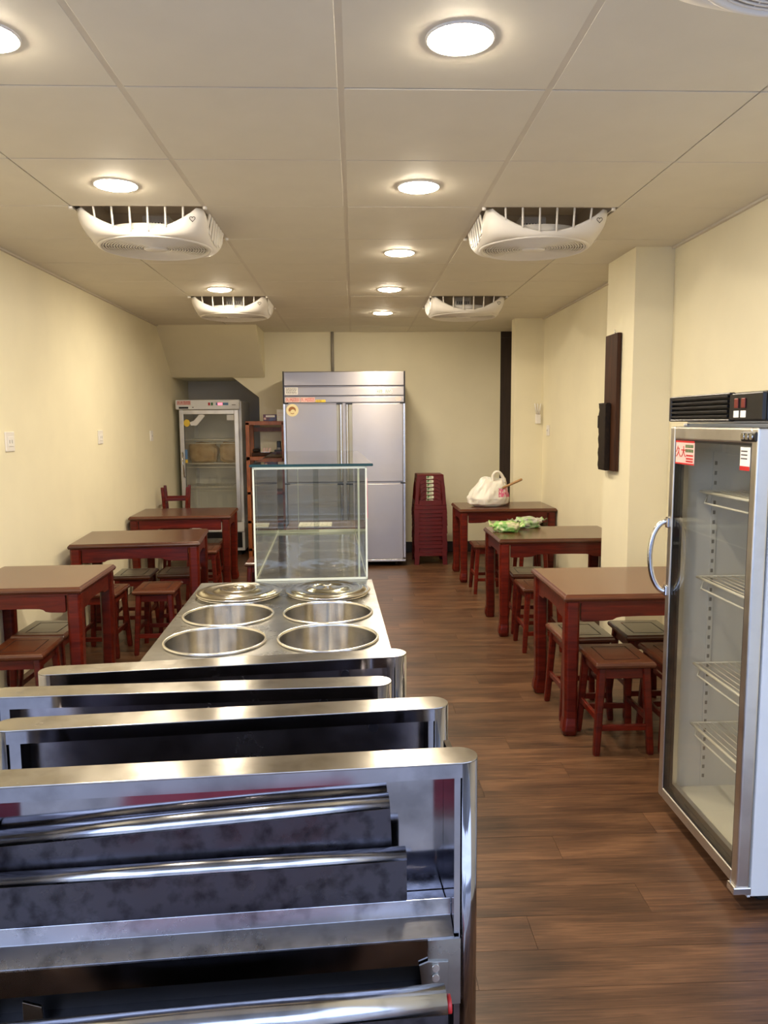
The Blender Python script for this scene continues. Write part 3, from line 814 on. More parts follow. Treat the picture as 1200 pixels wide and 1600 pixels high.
pn.prism([(.0, 0), (.09, .0), (.10, .10), (.085, .19), (.055, .21), (.03, .15), (.01, .06)], 'x', 0, .0015)
o = pn.build('pink_note', 'pink_note'); o.location = (.066, 4.02, 1.12); o.rotation_euler = (0, 0, CA)
tag(o, 'pink paper note stuck inside the right side glass of the display case', 'note')
# paper box with brick line drawing on the table behind
nb = thing('paper_sheet', 'white paper with a brick line pattern on the table behind the display case', 'paper', (-.34, 6.50, .751))
box('sheet', 'paper', nb, -.14, .14, -.10, .16, 0, .012, .002)
for k in range(4):
    box('printed_line', 'dark_print', nb, -.135, .135, -.09+k*.07, -.086+k*.07, .012, .0125)
for k in range(4):
    for q in range(4):
        x = -.11+q*.07+(k % 2)*.03
        box('printed_line', 'dark_print', nb, x, x+.004, -.09+k*.07, -.02+k*.07, .012, .0125)

# ------------------------------------------------------------------ four door refrigerator
fr = thing('refrigerator', 'tall four door stainless steel refrigerator against the back wall', 'refrigerator', (-.105, 8.56, 0))
FW = .672
box('cabinet', 'steel_fridge', fr, -FW, FW, .03, .86, .10, 2.182, .004)
box('head_panel', 'steel_fridge', fr, -FW+.012, FW-.012, -.005, .03, 2.025, 2.178, .006)
box('head_panel', 'steel_fridge', fr, -FW+.012, FW-.012, .0, .03, 1.918, 2.012, .005)
box('head_panel', 'steel_fridge', fr, -FW+.012, FW-.012, .0, .03, 1.842, 1.908, .005)
for sx in (-1, 1):
    box('head_side', 'black', fr, sx*(FW-.006)-.006, sx*(FW-.006)+.006, -.008, .04, 1.838, 2.182, .002)
box('door_gap', 'steel_fridge', fr, -FW+.02, FW-.02, .022, .032, .10, 1.84)
for sx in (-1, 1):
    for z0_, z1_ in ((.965, 1.828), (.085, .942)):
        x0_, x1_ = (-FW+.028, -.020) if sx < 0 else (.015, FW-.028)
        d = box('door', 'steel_fridge', fr, x0_, x1_, -.004, .028, z0_, z1_, .005)
        hx0, hx1 = (-.058, -.021) if sx < 0 else (.015, .046)
        ox0, ox1 = (-.086, -.058) if sx < 0 else (.046, .086)
        box('handle_recess', 'olive_trim', d, ox0, ox1, -.010, .0, z0_+.004, z1_-.004, .002)
        MB().prism([(hx0, -.004), (hx0+.004, -.024), (hx0+.012, -.030), (hx1-.012, -.030), (hx1-.004, -.024), (hx1, -.004)], 'z', z0_+.004, z1_-.004).build('handle', 'steel_bright', d, .003)
        hz = z1_ if z0_ > .5 else z1_
        box('hinge_cap', 'black', d, min(hx0, ox0)-.002, max(hx1, ox1)+.002, -.032, .0, hz-.006, hz+.008, .002)
        box('hinge', 'black', d, sx*(FW-.03)-.028, sx*(FW-.03)+.028, -.010, .01, hz, hz+.014, .002)
box('side_trim', 'steel_bright', fr, -FW, -FW+.024, -.002, .03, .10, 1.838, .002)
box('side_trim', 'steel_bright', fr, FW-.024, FW, -.002, .03, .10, 1.838, .002)
box('bottom_trim', 'steel_bright', fr, -FW, FW, -.002, .03, .06, .084, .002)
box('plinth', 'black', fr, -FW+.04, FW-.04, .06, .80, .05, .10)
for sx in (-1, 1):
    for yv in (.1, .75):
        MB().tube([(sx*(FW-.1)-.015, yv, .03), (sx*(FW-.1)+.015, yv, .03)], .03, 14).build('caster', 'black_matte', fr)
def sticker(parent, mat, x0, x1, z0, z1, yv, name='sticker'):
    return box(name, mat, parent, x0, x1, yv-.0012, yv, z0, z1)
def lines(parent, mat, x0, x1, z0, z1, yv, n, seed=1):
    rr = random.Random(seed); h = (z1-z0)/n
    mb = MB()
    for k in range(n):
        z = z0+h*(k+.3); x = x0
        while x < x1-.004:
            w = rr.uniform(.006, .02); mb.box(x, min(x+w, x1), yv-.0004, yv, z, z+h*.45); x += w+rr.uniform(.003, .006)
    return mb.build('printing', mat, parent, kind='stuff')
s_ = sticker(fr, 'paper', -.645, -.508, 1.930, 2.008, .0); lines(s_, 'dark_print', -.635, -.52, 1.937, 2.003, -.0013, 7, 3)
for k, x in enumerate((-.645, -.480)):
    s_ = sticker(fr, 'pink_sticker', x, x+.158, 1.846, 1.900, .0)
    text('lettering', '久大', 'red', s_, .042, (x+.040, -.0016, 1.872), FACE_Y)
    lines(s_, 'red', x+.075, x+.15, 1.852, 1.895, -.0013, 4, 5+k)
s_ = sticker(fr, 'yellow_sticker', -.315, -.205, 1.846, 1.874, .0); lines(s_, 'dark_print', -.305, -.25, 1.85, 1.87, -.0013, 2, 9)
cp = MB().prism([(u, v) for u, v in ((.365, 1.935), (.515, 1.935), (.53, 1.945), (.53, 1.975), (.515, 1.985), (.365, 1.985), (.35, 1.975), (.35, 1.945))], 'y', -.004, 0).build('control_panel', 'paper', fr)
box('display', 'led_red', cp, .425, .450, -.0048, -.004, 1.945, 1.975)
lines(cp, 'green_btn', .36, .42, 1.942, 1.978, -.0042, 3, 12); lines(cp, 'dark_print', .455, .525, 1.942, 1.978, -.0042, 3, 13)
MB().prism([(.595+.036*math.cos(2*PI*k/20), 1.878+.022*math.sin(2*PI*k/20)) for k in range(20)], 'y', -.0012, 0).build('badge', 'pink_sticker', fr)
lg = MB().prism([(-.572+.068*math.cos(2*PI*k/32), 1.760+.068*math.sin(2*PI*k/32)) for k in range(32)], 'y', -.0052, -.004).build('round_sticker', 'cream_sticker', fr)
box('emblem', 'brown_print', lg, -.600, -.600+.004, -.0058, -.0052, 1.735, 1.745)
MB().prism([(-.574+.040*math.cos(t), 1.764+.036*math.sin(t)) for t in (PI*1.15-PI*1.3*k/16 for k in range(17))] + [(-.566+.024*math.cos(t), 1.750+.020*math.sin(t)) for t in (-PI*.1+PI*1.1*k/12 for k in range(13))], 'y', -.0058, -.0052).build('emblem', 'brown_print', lg)
MB().prism([(-.572+.022*math.cos(t), 1.733+.014*math.sin(t)) for t in (PI*1.1+PI*.8*k/8 for k in range(9))] + [(-.572+.018*math.cos(t), 1.736+.010*math.sin(t)) for t in (PI*1.9-PI*.8*k/8 for k in range(9))], 'y', -.0058, -.0052).build('emblem', 'brown_print', lg)

# conduit on the back wall
o = MB().tube([(-.250, YB-.022, 2.20), (-.252, YB-.022, 2.709)], .018, 12).build('conduit_pipe', 'pipe'); tag(o, 'grey conduit pipe running from the refrigerator up to the ceiling', 'pipe')

# ------------------------------------------------------------------ left rear cooler
cl = thing('glass_door_cooler', 'white upright glass door cooler in the recess under the stairs', 'cooler', (-1.735, 9.42, 0), math.radians(0))
hw2 = .372
def cooler_body(root, w, d, z0, z1, lining, yb=0.0):
    box('side_wall', 'white_metal', root, -w, -w+.035, yb, d, z0, z1, .003)
    box('side_wall', 'white_metal', root, w-.035, w, yb, d, z0, z1, .003)
    box('back_wall', lining, root, -w+.035, w-.035, d-.04, d, z0, z1)
    box('roof', 'white_metal', root, -w+.035, w-.035, yb, d-.04, z1-.03, z1)
    box('bottom', lining, root, -w+.035, w-.035, yb, d-.04, z0, z0+.04)
cooler_body(cl, hw2, .72, .42, 1.89, 'inner_white', .03)
box('base', 'white_metal', cl, -hw2, hw2, .03, .72, .06, .42, .004)
box('kick_grille', 'white_metal', cl, -hw2+.0, hw2, .005, .03, .30, .42, .004)
box('kick_gap', 'black', cl, -hw2+.03, hw2-.03, .02, .03, .10, .29)
box('foot', 'black_matte', cl, -hw2+.05, hw2-.05, .08, .65, 0, .06)
hd = box('header', 'white_metal', cl, -hw2-.03, hw2-.015, -.035, .03, 1.79, 1.905, .008)
s_ = sticker(hd, 'pink_sticker', -.385, -.22, 1.843, 1.895, -.035); text('lettering', '久大', 'red', s_, .036, (-.345, -.0368, 1.869), FACE_Y)
lines(s_, 'red', -.305, -.225, 1.85, 1.89, -.0364, 3, 21)
sticker(hd, 'black', -.362, -.25, 1.800, 1.823, -.035); sticker(hd, 'dark_print', -.205, -.185, 1.812, 1.820, -.035)
box('switch', 'red', hd, -.012, .012, -.040, -.035, 1.838, 1.872, .002); box('switch', 'green_btn', hd, .022, .046, -.040, -.035, 1.838, 1.872, .002)
s_ = sticker(hd, 'blue_panel', .080, .228, 1.840, 1.870, -.035); box('display', 'led_red', s_, .102, .158, -.0372, -.0362, 1.841, 1.869)
sticker(hd, 'dark_print', .27, .315, 1.84, 1.846, -.035)
dr = MB()
def door_frame(w0, w1, z0, z1, y0_, y1, fw, mat, root, top=None, name='door_frame'):
    mb = MB()
    mb.box(w0, w0+fw, y0_, y1, z0, z1); mb.box(w1-fw, w1, y0_, y1, z0, z1)
    mb.box(w0+fw, w1-fw, y0_, y1, z1-fw, z1); mb.box(w0+fw, w1-fw, y0_, y1, z0, z0+fw)
    return mb.build(name, mat, root, .004)
df = door_frame(-hw2+.005, hw2-.03, .43, 1.785, -.02, .02, .052, 'aluminium', cl)
box('gasket', 'black', df, -hw2+.050, -hw2+.060, -.005, .012, .48, 1.735)
box('door_glass', 'door_glass', df, -hw2+.057, hw2-.082, -.002, .004, .482, 1.733)
MB().tube([(-.338, -.02, 1.285), (-.338, -.052, 1.27), (-.332, -.058, 1.13), (-.326, -.052, .99), (-.326, -.02, .975)], .011, 10).build('handle', 'chrome', df)
for zz in (1.425, 1.135, .845):
    f = MB(); ww = hw2-.05
    f.tube([(-ww, .07, zz), (ww, .07, zz)], .007, 8); f.tube([(-ww, .07, zz-.045), (ww, .07, zz-.045)], .005, 8); f.tube([(-ww, .62, zz), (ww, .62, zz)], .006, 8)
    for k in range(15):
        x = -ww+2*ww*k/14; f.tube([(x, .07, zz), (x, .62, zz)], .0025, 4)
    f.build('wire_shelf', 'wire', cl)
for x in (-.30, .30):
    box('shelf_rail', 'white_metal', cl, x-.012, x+.012, .665, .68, .5, 1.75)
sticker(df, 'blue_panel', -.318, -.285, 1.19, 1.31, -.0022); sticker(df, 'yellow_sticker', -.318, -.285, 1.15, 1.19, -.0022)
sticker(df, 'paper', .20, .285, 1.66, 1.725, -.0022)
MB().prism([(-.235, 1.60), (-.16, 1.60), (-.06, 1.715), (-.09, 1.735), (-.13, 1.73), (-.19, 1.66), (-.245, 1.64)], 'y', -.0042, -.003).build('hanging_tag', 'paper', df)
MB().prism([(-.28+.038*math.cos(2*PI*k/14), 1.63+.045*math.sin(2*PI*k/14)) for k in range(14)], 'y', -.0056, -.0044).build('hanging_tag', 'yellow_sticker', df)
def lump(name, mat, parent, size, loc, seed, amp=.12, n=3, flat=0.0, freq=2.2, pw=1.0):
    bm = bmesh.new(); bmesh.ops.create_icosphere(bm, subdivisions=n, radius=1)
    off = Vector((seed*7.3, seed*3.1, seed*1.7))
    for v in bm.verts:
        d = 1+amp*noise.noise(v.co*freq+off)+amp*.5*noise.noise(v.co*freq*2.7+off)
        q = v.co if pw == 1 else Vector([math.copysign(abs(c)**pw, c) for c in v.co])
        p = q*d; v.co = Vector((p.x*size[0], p.y*size[1], max(p.z, -1+flat)*size[2]))
    me = bpy.data.meshes.new(name); bm.to_mesh(me); bm.free()
    me.polygons.foreach_set('use_smooth', [True]*len(me.polygons)); me.materials.append(M[mat])
    o = bpy.data.objects.new(name, me); COL.objects.link(o); o.parent = parent; o.location = loc
    return o
for k, (x, w) in enumerate(((-1.875, .185), (-1.550, .138))):
    o = lump('brown_bundle', 'brown_bag', None, (w*.9, .13, .132), (x, 9.70, 1.262), 3+k, .16, 4, .06, 2.6, .55)
    tag(o, ['large brown paper bundle on the upper cooler shelf, at the handle side', 'smaller brown paper bundle on the upper cooler shelf, towards the hinge side'][k], 'bundle', 'brown bundles in the cooler')

# ------------------------------------------------------------------ orange wooden shelf rack with its things
sr = thing('shelf_rack', 'orange brown wooden shelf rack between the cooler and the refrigerator', 'shelf', (-1.03, 9.02, 0))
sw = .208
for sx in (-1, 1):
    for yv in (.02, .40):
        box('post', 'orange_wood', sr, sx*sw-.022, sx*sw+.022, yv-.02, yv+.02, 0, 1.63, .002)
for z in (1.60, 1.19, .79, .45, .12):
    box('shelf_board', 'orange_wood', sr, -sw-.022, sw+.022, 0, .42, z, z+.045 if z > 1 else z+.035, .003)
for z in (1.52, 1.10):
    box('rail', 'orange_wood', sr, -sw+.022, sw-.022, .39, .41, z, z+.05)
bxo = thing('tissue_box', 'dark printed tissue box on top of the orange shelf rack', 'box', (-.985, 9.15, 1.645))
box('carton', 'purple_box', bxo, -.075, .075, -.06, .06, 0, .078, .003); box('label_band', 'paper', bxo, -.045, .060, -.0612, -.060, .045, .068); 
MB().prism([(-.055+.014*math.cos(2*PI*k/14), .028+.014*math.sin(2*PI*k/14)) for k in range(14)], 'y', -.0612, -.060).build('label_spot', 'pink_sticker', bxo)
o = thing('paper_carton', 'white paper carton standing on top of the orange shelf rack beside the refrigerator', 'box', (-.858, 9.15, 1.645))
c_ = box('carton', 'paper', o, -.045, .045, -.05, .05, 0, .135, .003); box('flap_line', 'pink_sticker', c_, -.045, .045, -.0508, -.050, .068, .071); lines(c_, 'pink_sticker', -.03, .035, .085, .10, -.0505, 1, 31)
o = thing('phone_set', 'dark corded desk telephone on the upper shelf board of the rack', 'telephone', (-1.075, 9.14, 1.236))
box('body', 'dark_wood', o, -.125, .115, -.09, .09, 0, .045, .01); box('keypad', 'steel_bright', o, -.02, .085, -.075, .03, .045, .052, .002)
box('handset', 'carved', o, -.115, -.045, -.085, .09, .05, .09, .014)
for k in range(3):
    MB().prism([(-.01+k*.034, .052), (.012+k*.034, .052), (.020+k*.034, .095), (.0+k*.034, .095)], 'y', .02, .026).build('key_strip', 'pink_sticker', o)
o = thing('cordless_phone', 'black cordless telephone standing in its cradle on the rack', 'telephone', (-.885, 9.16, 1.236))
box('cradle', 'black', o, -.058, .05, -.05, .05, 0, .075, .008); box('handset', 'black', o, -.03, .022, -.035, .01, .03, .175, .010); box('keypad', 'grey_plastic', o, -.022, .014, -.037, -.035, .045, .10)
o = thing('woven_basket', 'brown woven basket on the middle board of the rack seen through the case', 'basket', (-1.06, 9.17, .826))
MB().lathe([(.0001, .004), (.105, .004), (.13, .05), (.135, .11), (.120, .125), (.112, .120), (.125, .10), (.12, .05), (.098, .012), (.0001, .012)], n=36).build('weave', 'basket', o)
for z in (.03, .06, .09):
    MB().tube([((.118+z*.18)*math.cos(t), (.118+z*.18)*math.sin(t), z) for t in (2*PI*k/36 for k in range(36))], .006, 6, True).build('band', 'basket', o)

# ------------------------------------------------------------------ right glass door cooler
cr_ = thing('glass_door_cooler', 'big upright glass door cooler at right with black louvred head', 'cooler', (1.25, 2.675, 0), 0)
# local: front faces -X.  x 0 = door face, depth to +x ; y from -.325 (near) to +.33 (far)
YN, YFAR = -.33, .335
D2 = .70
c = cr_
box('side_wall', 'white_metal', c, .05, D2, YN, YN+.035, .045, 1.61, .004)
box('side_wall', 'white_metal', c, .05, D2, YFAR-.035, YFAR, .045, 1.61, .004)
box('back_wall', 'inner_white', c, D2-.04, D2, YN+.035, YFAR-.035, .045, 1.61)
box('bottom', 'inner_white', c, .06, D2-.04, YN+.035, YFAR-.035, .06, .12)
box('roof', 'inner_white', c, .06, D2-.04, YN+.035, YFAR-.035, 1.56, 1.61)
box('head_body', 'white_metal', c, .06, D2, YN+.01, YFAR-.01, 1.612, 1.69, .004)
box('base_edge', 'white_metal', c, .05, .06, YN+.02, YFAR-.02, .03, .075)
box('plinth', 'black', c, .10, D2-.04, YN+.04, YFAR-.06, 0.012, .045)
for sx in (.12, D2-.08):
    for yv in (YN+.07, YFAR-.09):
        MB().cyl((sx, yv), .022, 0, .02, 14).build('foot', 'black_matte', c)
# door
dz0, dz1 = .075, 1.598
fw = .040
mbd = MB()
mbd.box(0, .045, YN, YN+fw, dz0, dz1); mbd.box(0, .045, YFAR-fw, YFAR, dz0, dz1)
mbd.box(0, .045, YN+fw, YFAR-fw, dz1-.050, dz1); mbd.box(0, .045, YN+fw, YFAR-fw, dz0, dz0+.045)
cdoor = mbd.build('door', 'aluminium', c, .007, 3)
box('door_glass', 'door_glass', cdoor, .006, .012, YN+fw-.004, YFAR-fw+.004, dz0+.042, dz1-.046)
mbg = MB()
for a, b_, z0_, z1_ in ((YN+fw-.002, YN+fw+.006, dz0+.04, dz1-.045), (YFAR-fw-.006, YFAR-fw+.002, dz0+.04, dz1-.045), (YN+fw, YFAR-fw, dz1-.058, dz1-.048), (YN+fw, YFAR-fw, dz0+.043, dz0+.049)):
    mbg.box(.0045, .040, a, b_, z0_, z1_)
mbg.build('gasket', 'black', cdoor)
MB().box(.040, .055, YN+.02, YFAR-.02, dz0+.02, dz1-.02).f
mbi = MB()
for a, b_, z0_, z1_ in ((YN+fw+.006, YN+fw+.03, dz0+.05, dz1-.06), (YFAR-fw-.03, YFAR-fw-.006, dz0+.05, dz1-.06), (YN+fw+.03, YFAR-fw-.03, dz0+.05, dz0+.075)):
    mbi.box(.030, .048, a, b_, z0_, z1_)
mbi.build('inner_frame', 'aluminium', cdoor)
hp = [(0, YFAR-.015, 1.225), (-.03, YFAR-.005, 1.215), (-.055, YFAR+.004, 1.17), (-.066, YFAR+.008, 1.085), (-.055, YFAR+.004, .995), (-.03, YFAR-.005, .945), (0, YFAR-.015, .935)]
pts = []
for i in range(len(hp)-1):
    a, b_ = Vector(hp[i]), Vector(hp[i+1])
    for k in range(4): pts.append(a.lerp(b_, k/4))
pts.append(Vector(hp[-1]))
for _ in range(3):
    pts = [pts[0]] + [(pts[i-1]+pts[i]*2+pts[i+1])/4 for i in range(1, len(pts)-1)] + [pts[-1]]
MB().tube(pts, .011, 10, flat=.8).build('handle', 'chrome', cdoor)
for z in (1.218, .942):
    box('handle_mount', 'chrome', cdoor, -.012, .004, YFAR-.030, YFAR-.002, z-.022, z+.022, .006)
box('hinge', 'black', cdoor, -.006, .02, YN+.005, YN+.10, dz1-.045, dz1-.012, .006)
for k in range(3):
    MB().tube([(-.006, YN+.025+k*.026, dz1-.028), (-.012, YN+.025+k*.026, dz1-.028)], .010, 12).build('screw', 'chrome', cdoor)
box('hinge', 'chrome', cdoor, -.010, .05, YN-.004, YN+.045, dz0-.022, dz0+.004, .003)
# stickers on the glass
s_ = box('sticker', 'pink_sticker', cdoor, .0048, .0060, YFAR-fw-.170, YFAR-fw-.004, 1.455, 1.545)
box('sticker_border', 'red', s_, .0044, .0048, YFAR-fw-.170, YFAR-fw-.004, 1.538, 1.545); box('sticker_border', 'red', s_, .0044, .0048, YFAR-fw-.170, YFAR-fw-.004, 1.455, 1.461)
text('lettering', '久大', 'red', s_, .046, (.0040, YFAR-fw-.054, 1.500), FACE_X)
mbl = MB()
for z in (1.525, 1.508):
    for k in range(5): mbl.box(.0042, .0048, YFAR-fw-.160+k*.014, YFAR-fw-.150+k*.014, z-.006, z+.006)
mbl.build('printing', 'green_btn', s_, kind='stuff')
mbl = MB()
for z in (1.490, 1.478, 1.468): mbl.box(.0042, .0048, YFAR-fw-.160, YFAR-fw-.10, z-.003, z+.003)
mbl.build('printing', 'red', s_, kind='stuff')
s_ = box('sticker', 'paper', cdoor, .0048, .0060, YN+fw+.012, YN+fw+.075, 1.46, 1.535); box('sticker_border', 'red', s_, .0042, .0048, YN+fw+.012, YN+fw+.075, 1.46, 1.474)
mbl = MB()
for z in (1.522, 1.510, 1.498): mbl.box(.0042, .0048, YN+fw+.03, YN+fw+.07, z-.002, z+.002)
mbl.build('printing', 'dark_print', s_, kind='stuff')
# black louvred head
hd = box('head_cover', 'black', c, .012, .07, YN-.02, YFAR+.004, 1.618, 1.712, .008)
for k in range(5):
    z = 1.630+k*.0165
    MB().prism([(.012, z-.001), (-.0045, z), (-.0055, z+.008), (.012, z+.014)], 'y', YN+.20, YFAR).build('louvre', 'black', hd, .001)
for (a, b_, z0_, z1_) in ((YFAR-.012, YFAR+.006, 1.618, 1.712), (YN+.18, YFAR, 1.704, 1.713), (YN+.18, YFAR, 1.617, 1.626)):
    box('head_frame', 'black', hd, -.007, .014, a, b_, z0_, z1_, .004)
box('switch_plate', 'black', hd, -.002, .012, YN-.02, YN+.19, 1.622, 1.708, .003)
for k in range(2):
    box('switch', 'dark_red', hd, -.007, -.002, YN+.080+k*.045, YN+.105+k*.045, 1.660, 1.692, .003)
    s_ = box('switch_label', 'paper', hd, -.0035, -.002, YN+.078+k*.045, YN+.112+k*.045, 1.630, 1.652, .001)
# wire shelves and rails
for zi, zz in enumerate((1.345, 1.005, .65, .40)):
    f = MB()
    ya, yb_ = YN+.055, YFAR-.055
    f.tube([(.105, ya, zz), (.105, yb_, zz)], .0055, 8); f.tube([(.115, ya, zz-.045), (.115, yb_-.02, zz-.045), (.13, yb_-.01, zz-.01)], .004, 8)
    f.tube([(D2-.09, ya, zz), (D2-.09, yb_, zz)], .005, 8); f.tube([(.105, yb_, zz), (D2-.09, yb_, zz)], .004, 6); f.tube([(.105, ya, zz), (D2-.09, ya, zz)], .004, 6)
    for k in range(17):
        x = .13+(D2-.24)*k/16; f.tube([(x, ya, zz), (x, yb_, zz)], .0022, 4)
    f.build('wire_shelf', 'wire', c)
for yv, s_y in ((YFAR-.037, 1), (YN+.037, -1)):
    for x in (.17, .56):
        rl = box('shelf_rail', 'white_metal', c, x-.011, x+.011, yv-.003, yv, .13, 1.50)
        mbl = MB()
        for k in range(34): mbl.box(x-.005, x+.005, yv-.0036, yv-.003, .16+k*.039, .175+k*.039)
        mbl.build('rail_slot', 'grey_plastic', rl, kind='stuff')

# ------------------------------------------------------------------ stack of maroon plastic stools
def make_plastic():
    root = thing('plastic_stool', '', 'stool')
    H = .45; hwid = lambda z: .150+.040*(H-z)/H
    t = .0032
    mb = MB()
    def quad(u0, u1, z0, z1, k, fu=None):
        P = []
        for z in (z0, z1):
            w = hwid(z); s = w/.150
            a, b = u0*w, u1*w
            P.append([(a, -w, z), (b, -w, z), (b, -w+t, z), (a, -w+t, z)])
        R = Matrix.Rotation(k*PI/2, 3, 'Z')
        mb.hexa([R @ Vector(p) for p in P[0]], [R @ Vector(p) for p in P[1]])
    for k in range(4):
        quad(-1, 1, .395, H-.012, k); quad(-1, 1, .10, .155, k)
        quad(-1, -.72, .0, .10, k); quad(.72, 1, .0, .10, k)
        quad(-1, -.78, .155, .395, k); quad(.78, 1, .155, .395, k)
        for a, b in ((-.78, -.62), (.62, .78)): quad(a, b, .365, .395, k)
        for a, b in ((-.62, -.45), (.45, .62)): quad(a, b, .382, .395, k)
    mb.build('frame', 'plastic_red', root)
    sm = MB(); sq = lambda w, z: [(w*sx, w*sy, z) for sx, sy in ((-1,-1), (1,-1), (1,1), (-1,1))]
    sm.rings([sq(.1525, H-.020), sq(.1525, H-.010), sq(.146, H-.002), sq(.10, H), sq(.03, H)], True, False)
    sm.build('seat', 'plastic_red', root, .004)
    for k in range(4):
        R = Matrix.Rotation(k*PI/2, 4, 'Z'); b = MB()
        w0, w1 = hwid(.16), hwid(.385)
        b.tube([R @ Vector((sx*w*.76, -w-.001, z)) for sx, w, z in ((-1, w0, .16), (-1, (w0+w1)/2, .30), (-.97, w1, .375), (-.6, w1, .398))], .0035, 6)
        b.tube([R @ Vector((sx*w*.76, -w-.001, z)) for sx, w, z in ((1, w0, .16), (1, (w0+w1)/2, .30), (.97, w1, .375), (.6, w1, .398))], .0035, 6)
        b.tube([R @ Vector((s*hwid(.101), -hwid(.101)-.001, .101)) for s in (-.99, .99)], .003, 6)
        b.build('rib', 'plastic_red', root)
    w = hwid(.405)
    MB().prism([(-.045, .398), (.028, .398), (.036, .404), (.036, .425), (.028, .431), (-.045, .431)], 'y', -w-.0016, -w-.0004).build('label_sticker', 'sticker_green', root)
    return root
ps0 = make_plastic()
NST = 14
for i in range(NST):
    o = ps0 if i == 0 else copy_tree(ps0)
    o.location = (.858+random.uniform(-.003, .003), 8.83+random.uniform(-.003, .003), i*.0448)
    o.rotation_euler = (0, 0, math.radians(random.uniform(-.4, .4)))
    k = NST-i
    if i == 0: lb = 'lowest maroon plastic stool of the stack, its legs on the floor'
    elif k == 1: lb = 'topmost maroon plastic stool of the stack beside the refrigerator'
    elif k <= 7: lb = 'maroon plastic stool, %s from the top of the stack beside the refrigerator' % ['', '', 'second', 'third', 'fourth', 'fifth', 'sixth', 'seventh'][k]
    else: lb = 'maroon plastic stool, %s from the bottom of the stack beside the refrigerator' % ['', 'second', 'third', 'fourth', 'fifth', 'sixth', 'seventh'][i]
    tag(o, lb, 'stool', 'stack of maroon plastic stools')

# ------------------------------------------------------------------ plastic bag with a handled tool, vegetable packs
bag = thing('plastic_bag', 'crumpled white plastic bag with pink print on the far right table', 'bag', (1.385, 7.90, .75))
prof = [(0, .0, .02, .10, .07), (.06, .004, .0, .155, .11), (.16, .03, -.005, .205, .14), (.34, .085, .0, .215, .15), (.50, .145, .012, .195, .135), (.66, .20, .03, .165, .11), (.80, .245, .04, .140, .08), (.92, .275, .05, .120, .05), (1.0, .285, .055, .10, .025)]
def bag_at(u):
    for i in range(len(prof)-1):
        if u <= prof[i+1][0]:
            a, b = prof[i], prof[i+1]; t = (u-a[0])/(b[0]-a[0]); return [a[k]+(b[k]-a[k])*t for k in range(1, 5)]
    return prof[-1][1:]
bm = bmesh.new(); nu, na = 44, 96; grid = []
for i in range(nu+1):
    u = i/nu; z, cx, rx_, ry_ = bag_at(u); row = []
    for j in range(na):
        a = 2*PI*j/na; ca_, sa_ = math.cos(a), math.sin(a)
        w = 1 + .05*u*math.sin(7*a+3*u) + .035*math.sin(13*a-6*u)*u
        nv_ = noise.noise(Vector((ca_*2.2, sa_*2.2, z*9)))*.10 + abs(noise.noise(Vector((ca_*5+4, sa_*5, z*14))))*.09 - .03
        zz = z + u**3*(.035*math.cos(2*a+PI*.0)*.6 + .012*noise.noise(Vector((ca_*4, sa_*4, 2))))
        row.append(bm.verts.new((cx+rx_*ca_*(w+nv_), ry_*sa_*(w+nv_), max(.0008, zz + .008*noise.noise(Vector((ca_*3, sa_*3, z*12)))*min(1, u*6)))))
    grid.append(row)
for i in range(nu):
    for j in range(na):
        bm.faces.new((grid[i][j], grid[i][(j+1) % na], grid[i+1][(j+1) % na], grid[i+1][j]))
bm.faces.new(list(reversed(grid[0]))); bm.faces.new(grid[-1]); bm.verts.index_update(); bm.normal_update()
me = bpy.data.meshes.new('body'); bm.to_mesh(me)
me.polygons.foreach_set('use_smooth', [True]*len(me.polygons)); me.materials.append(M['bag'])
o = bpy.data.objects.new('body', me); COL.objects.link(o); o.parent = bag
# pink print: a patch of the same surface lifted by a hair
vs, fs, idx = [], [], {}
bm.normal_update()
for f in bm.faces:
    cpt = f.calc_center_median()
    if cpt.x > .085 and cpt.y < .02 and .10 < cpt.z < .195 and len(f.verts) == 4:
        q = []
        for v in f.verts:
            if v.index not in idx:
                idx[v.index] = len(vs); vs.append(v.co+v.normal*.0015)
            q.append(idx[v.index])
        fs.append(q)
bm.free()
if fs: MB().add(vs, fs, True).build('print_patch', 'bag_print', bag)
lp = []
for k in range(21):
    t = PI*k/20; lp.append((.105+.060*math.cos(t)-.02*math.sin(t), -.01+.012*math.sin(3*t), .235+.125*math.sin(t)))
MB().tube(lp, [.020+.022*abs(math.cos(PI*k/20)) for k in range(21)], 10, flat=.45).build('handle_loop', 'bag', bag)
lp = []
for k in range(15):
    t = PI*k/14; lp.append((-.03+.055*math.cos(t), .015, .235+.062*math.sin(t)))
MB().tube(lp, [.022+.02*abs(math.cos(PI*k/14)) for k in range(15)], 10, flat=.45).build('handle_loop', 'bag', bag)
kn = thing('wooden_handled_tool', 'wooden handled tool sticking out of the white plastic bag', 'tool', (1.47, 7.78, .925))
a_, b_ = Vector((-.06, .05, -.03)), Vector((.235, -.02, .112))
MB().tube([a_, a_.lerp(b_, .38)], .010, 10).build('ferrule', 'steel_bright', kn)
MB().tube([a_.lerp(b_, .36), a_.lerp(b_, .5), a_.lerp(b_, .8), a_.lerp(b_, .97), b_], [.011, .0125, .0135, .0135, .010], 10).build('handle', 'handle_wood', kn)
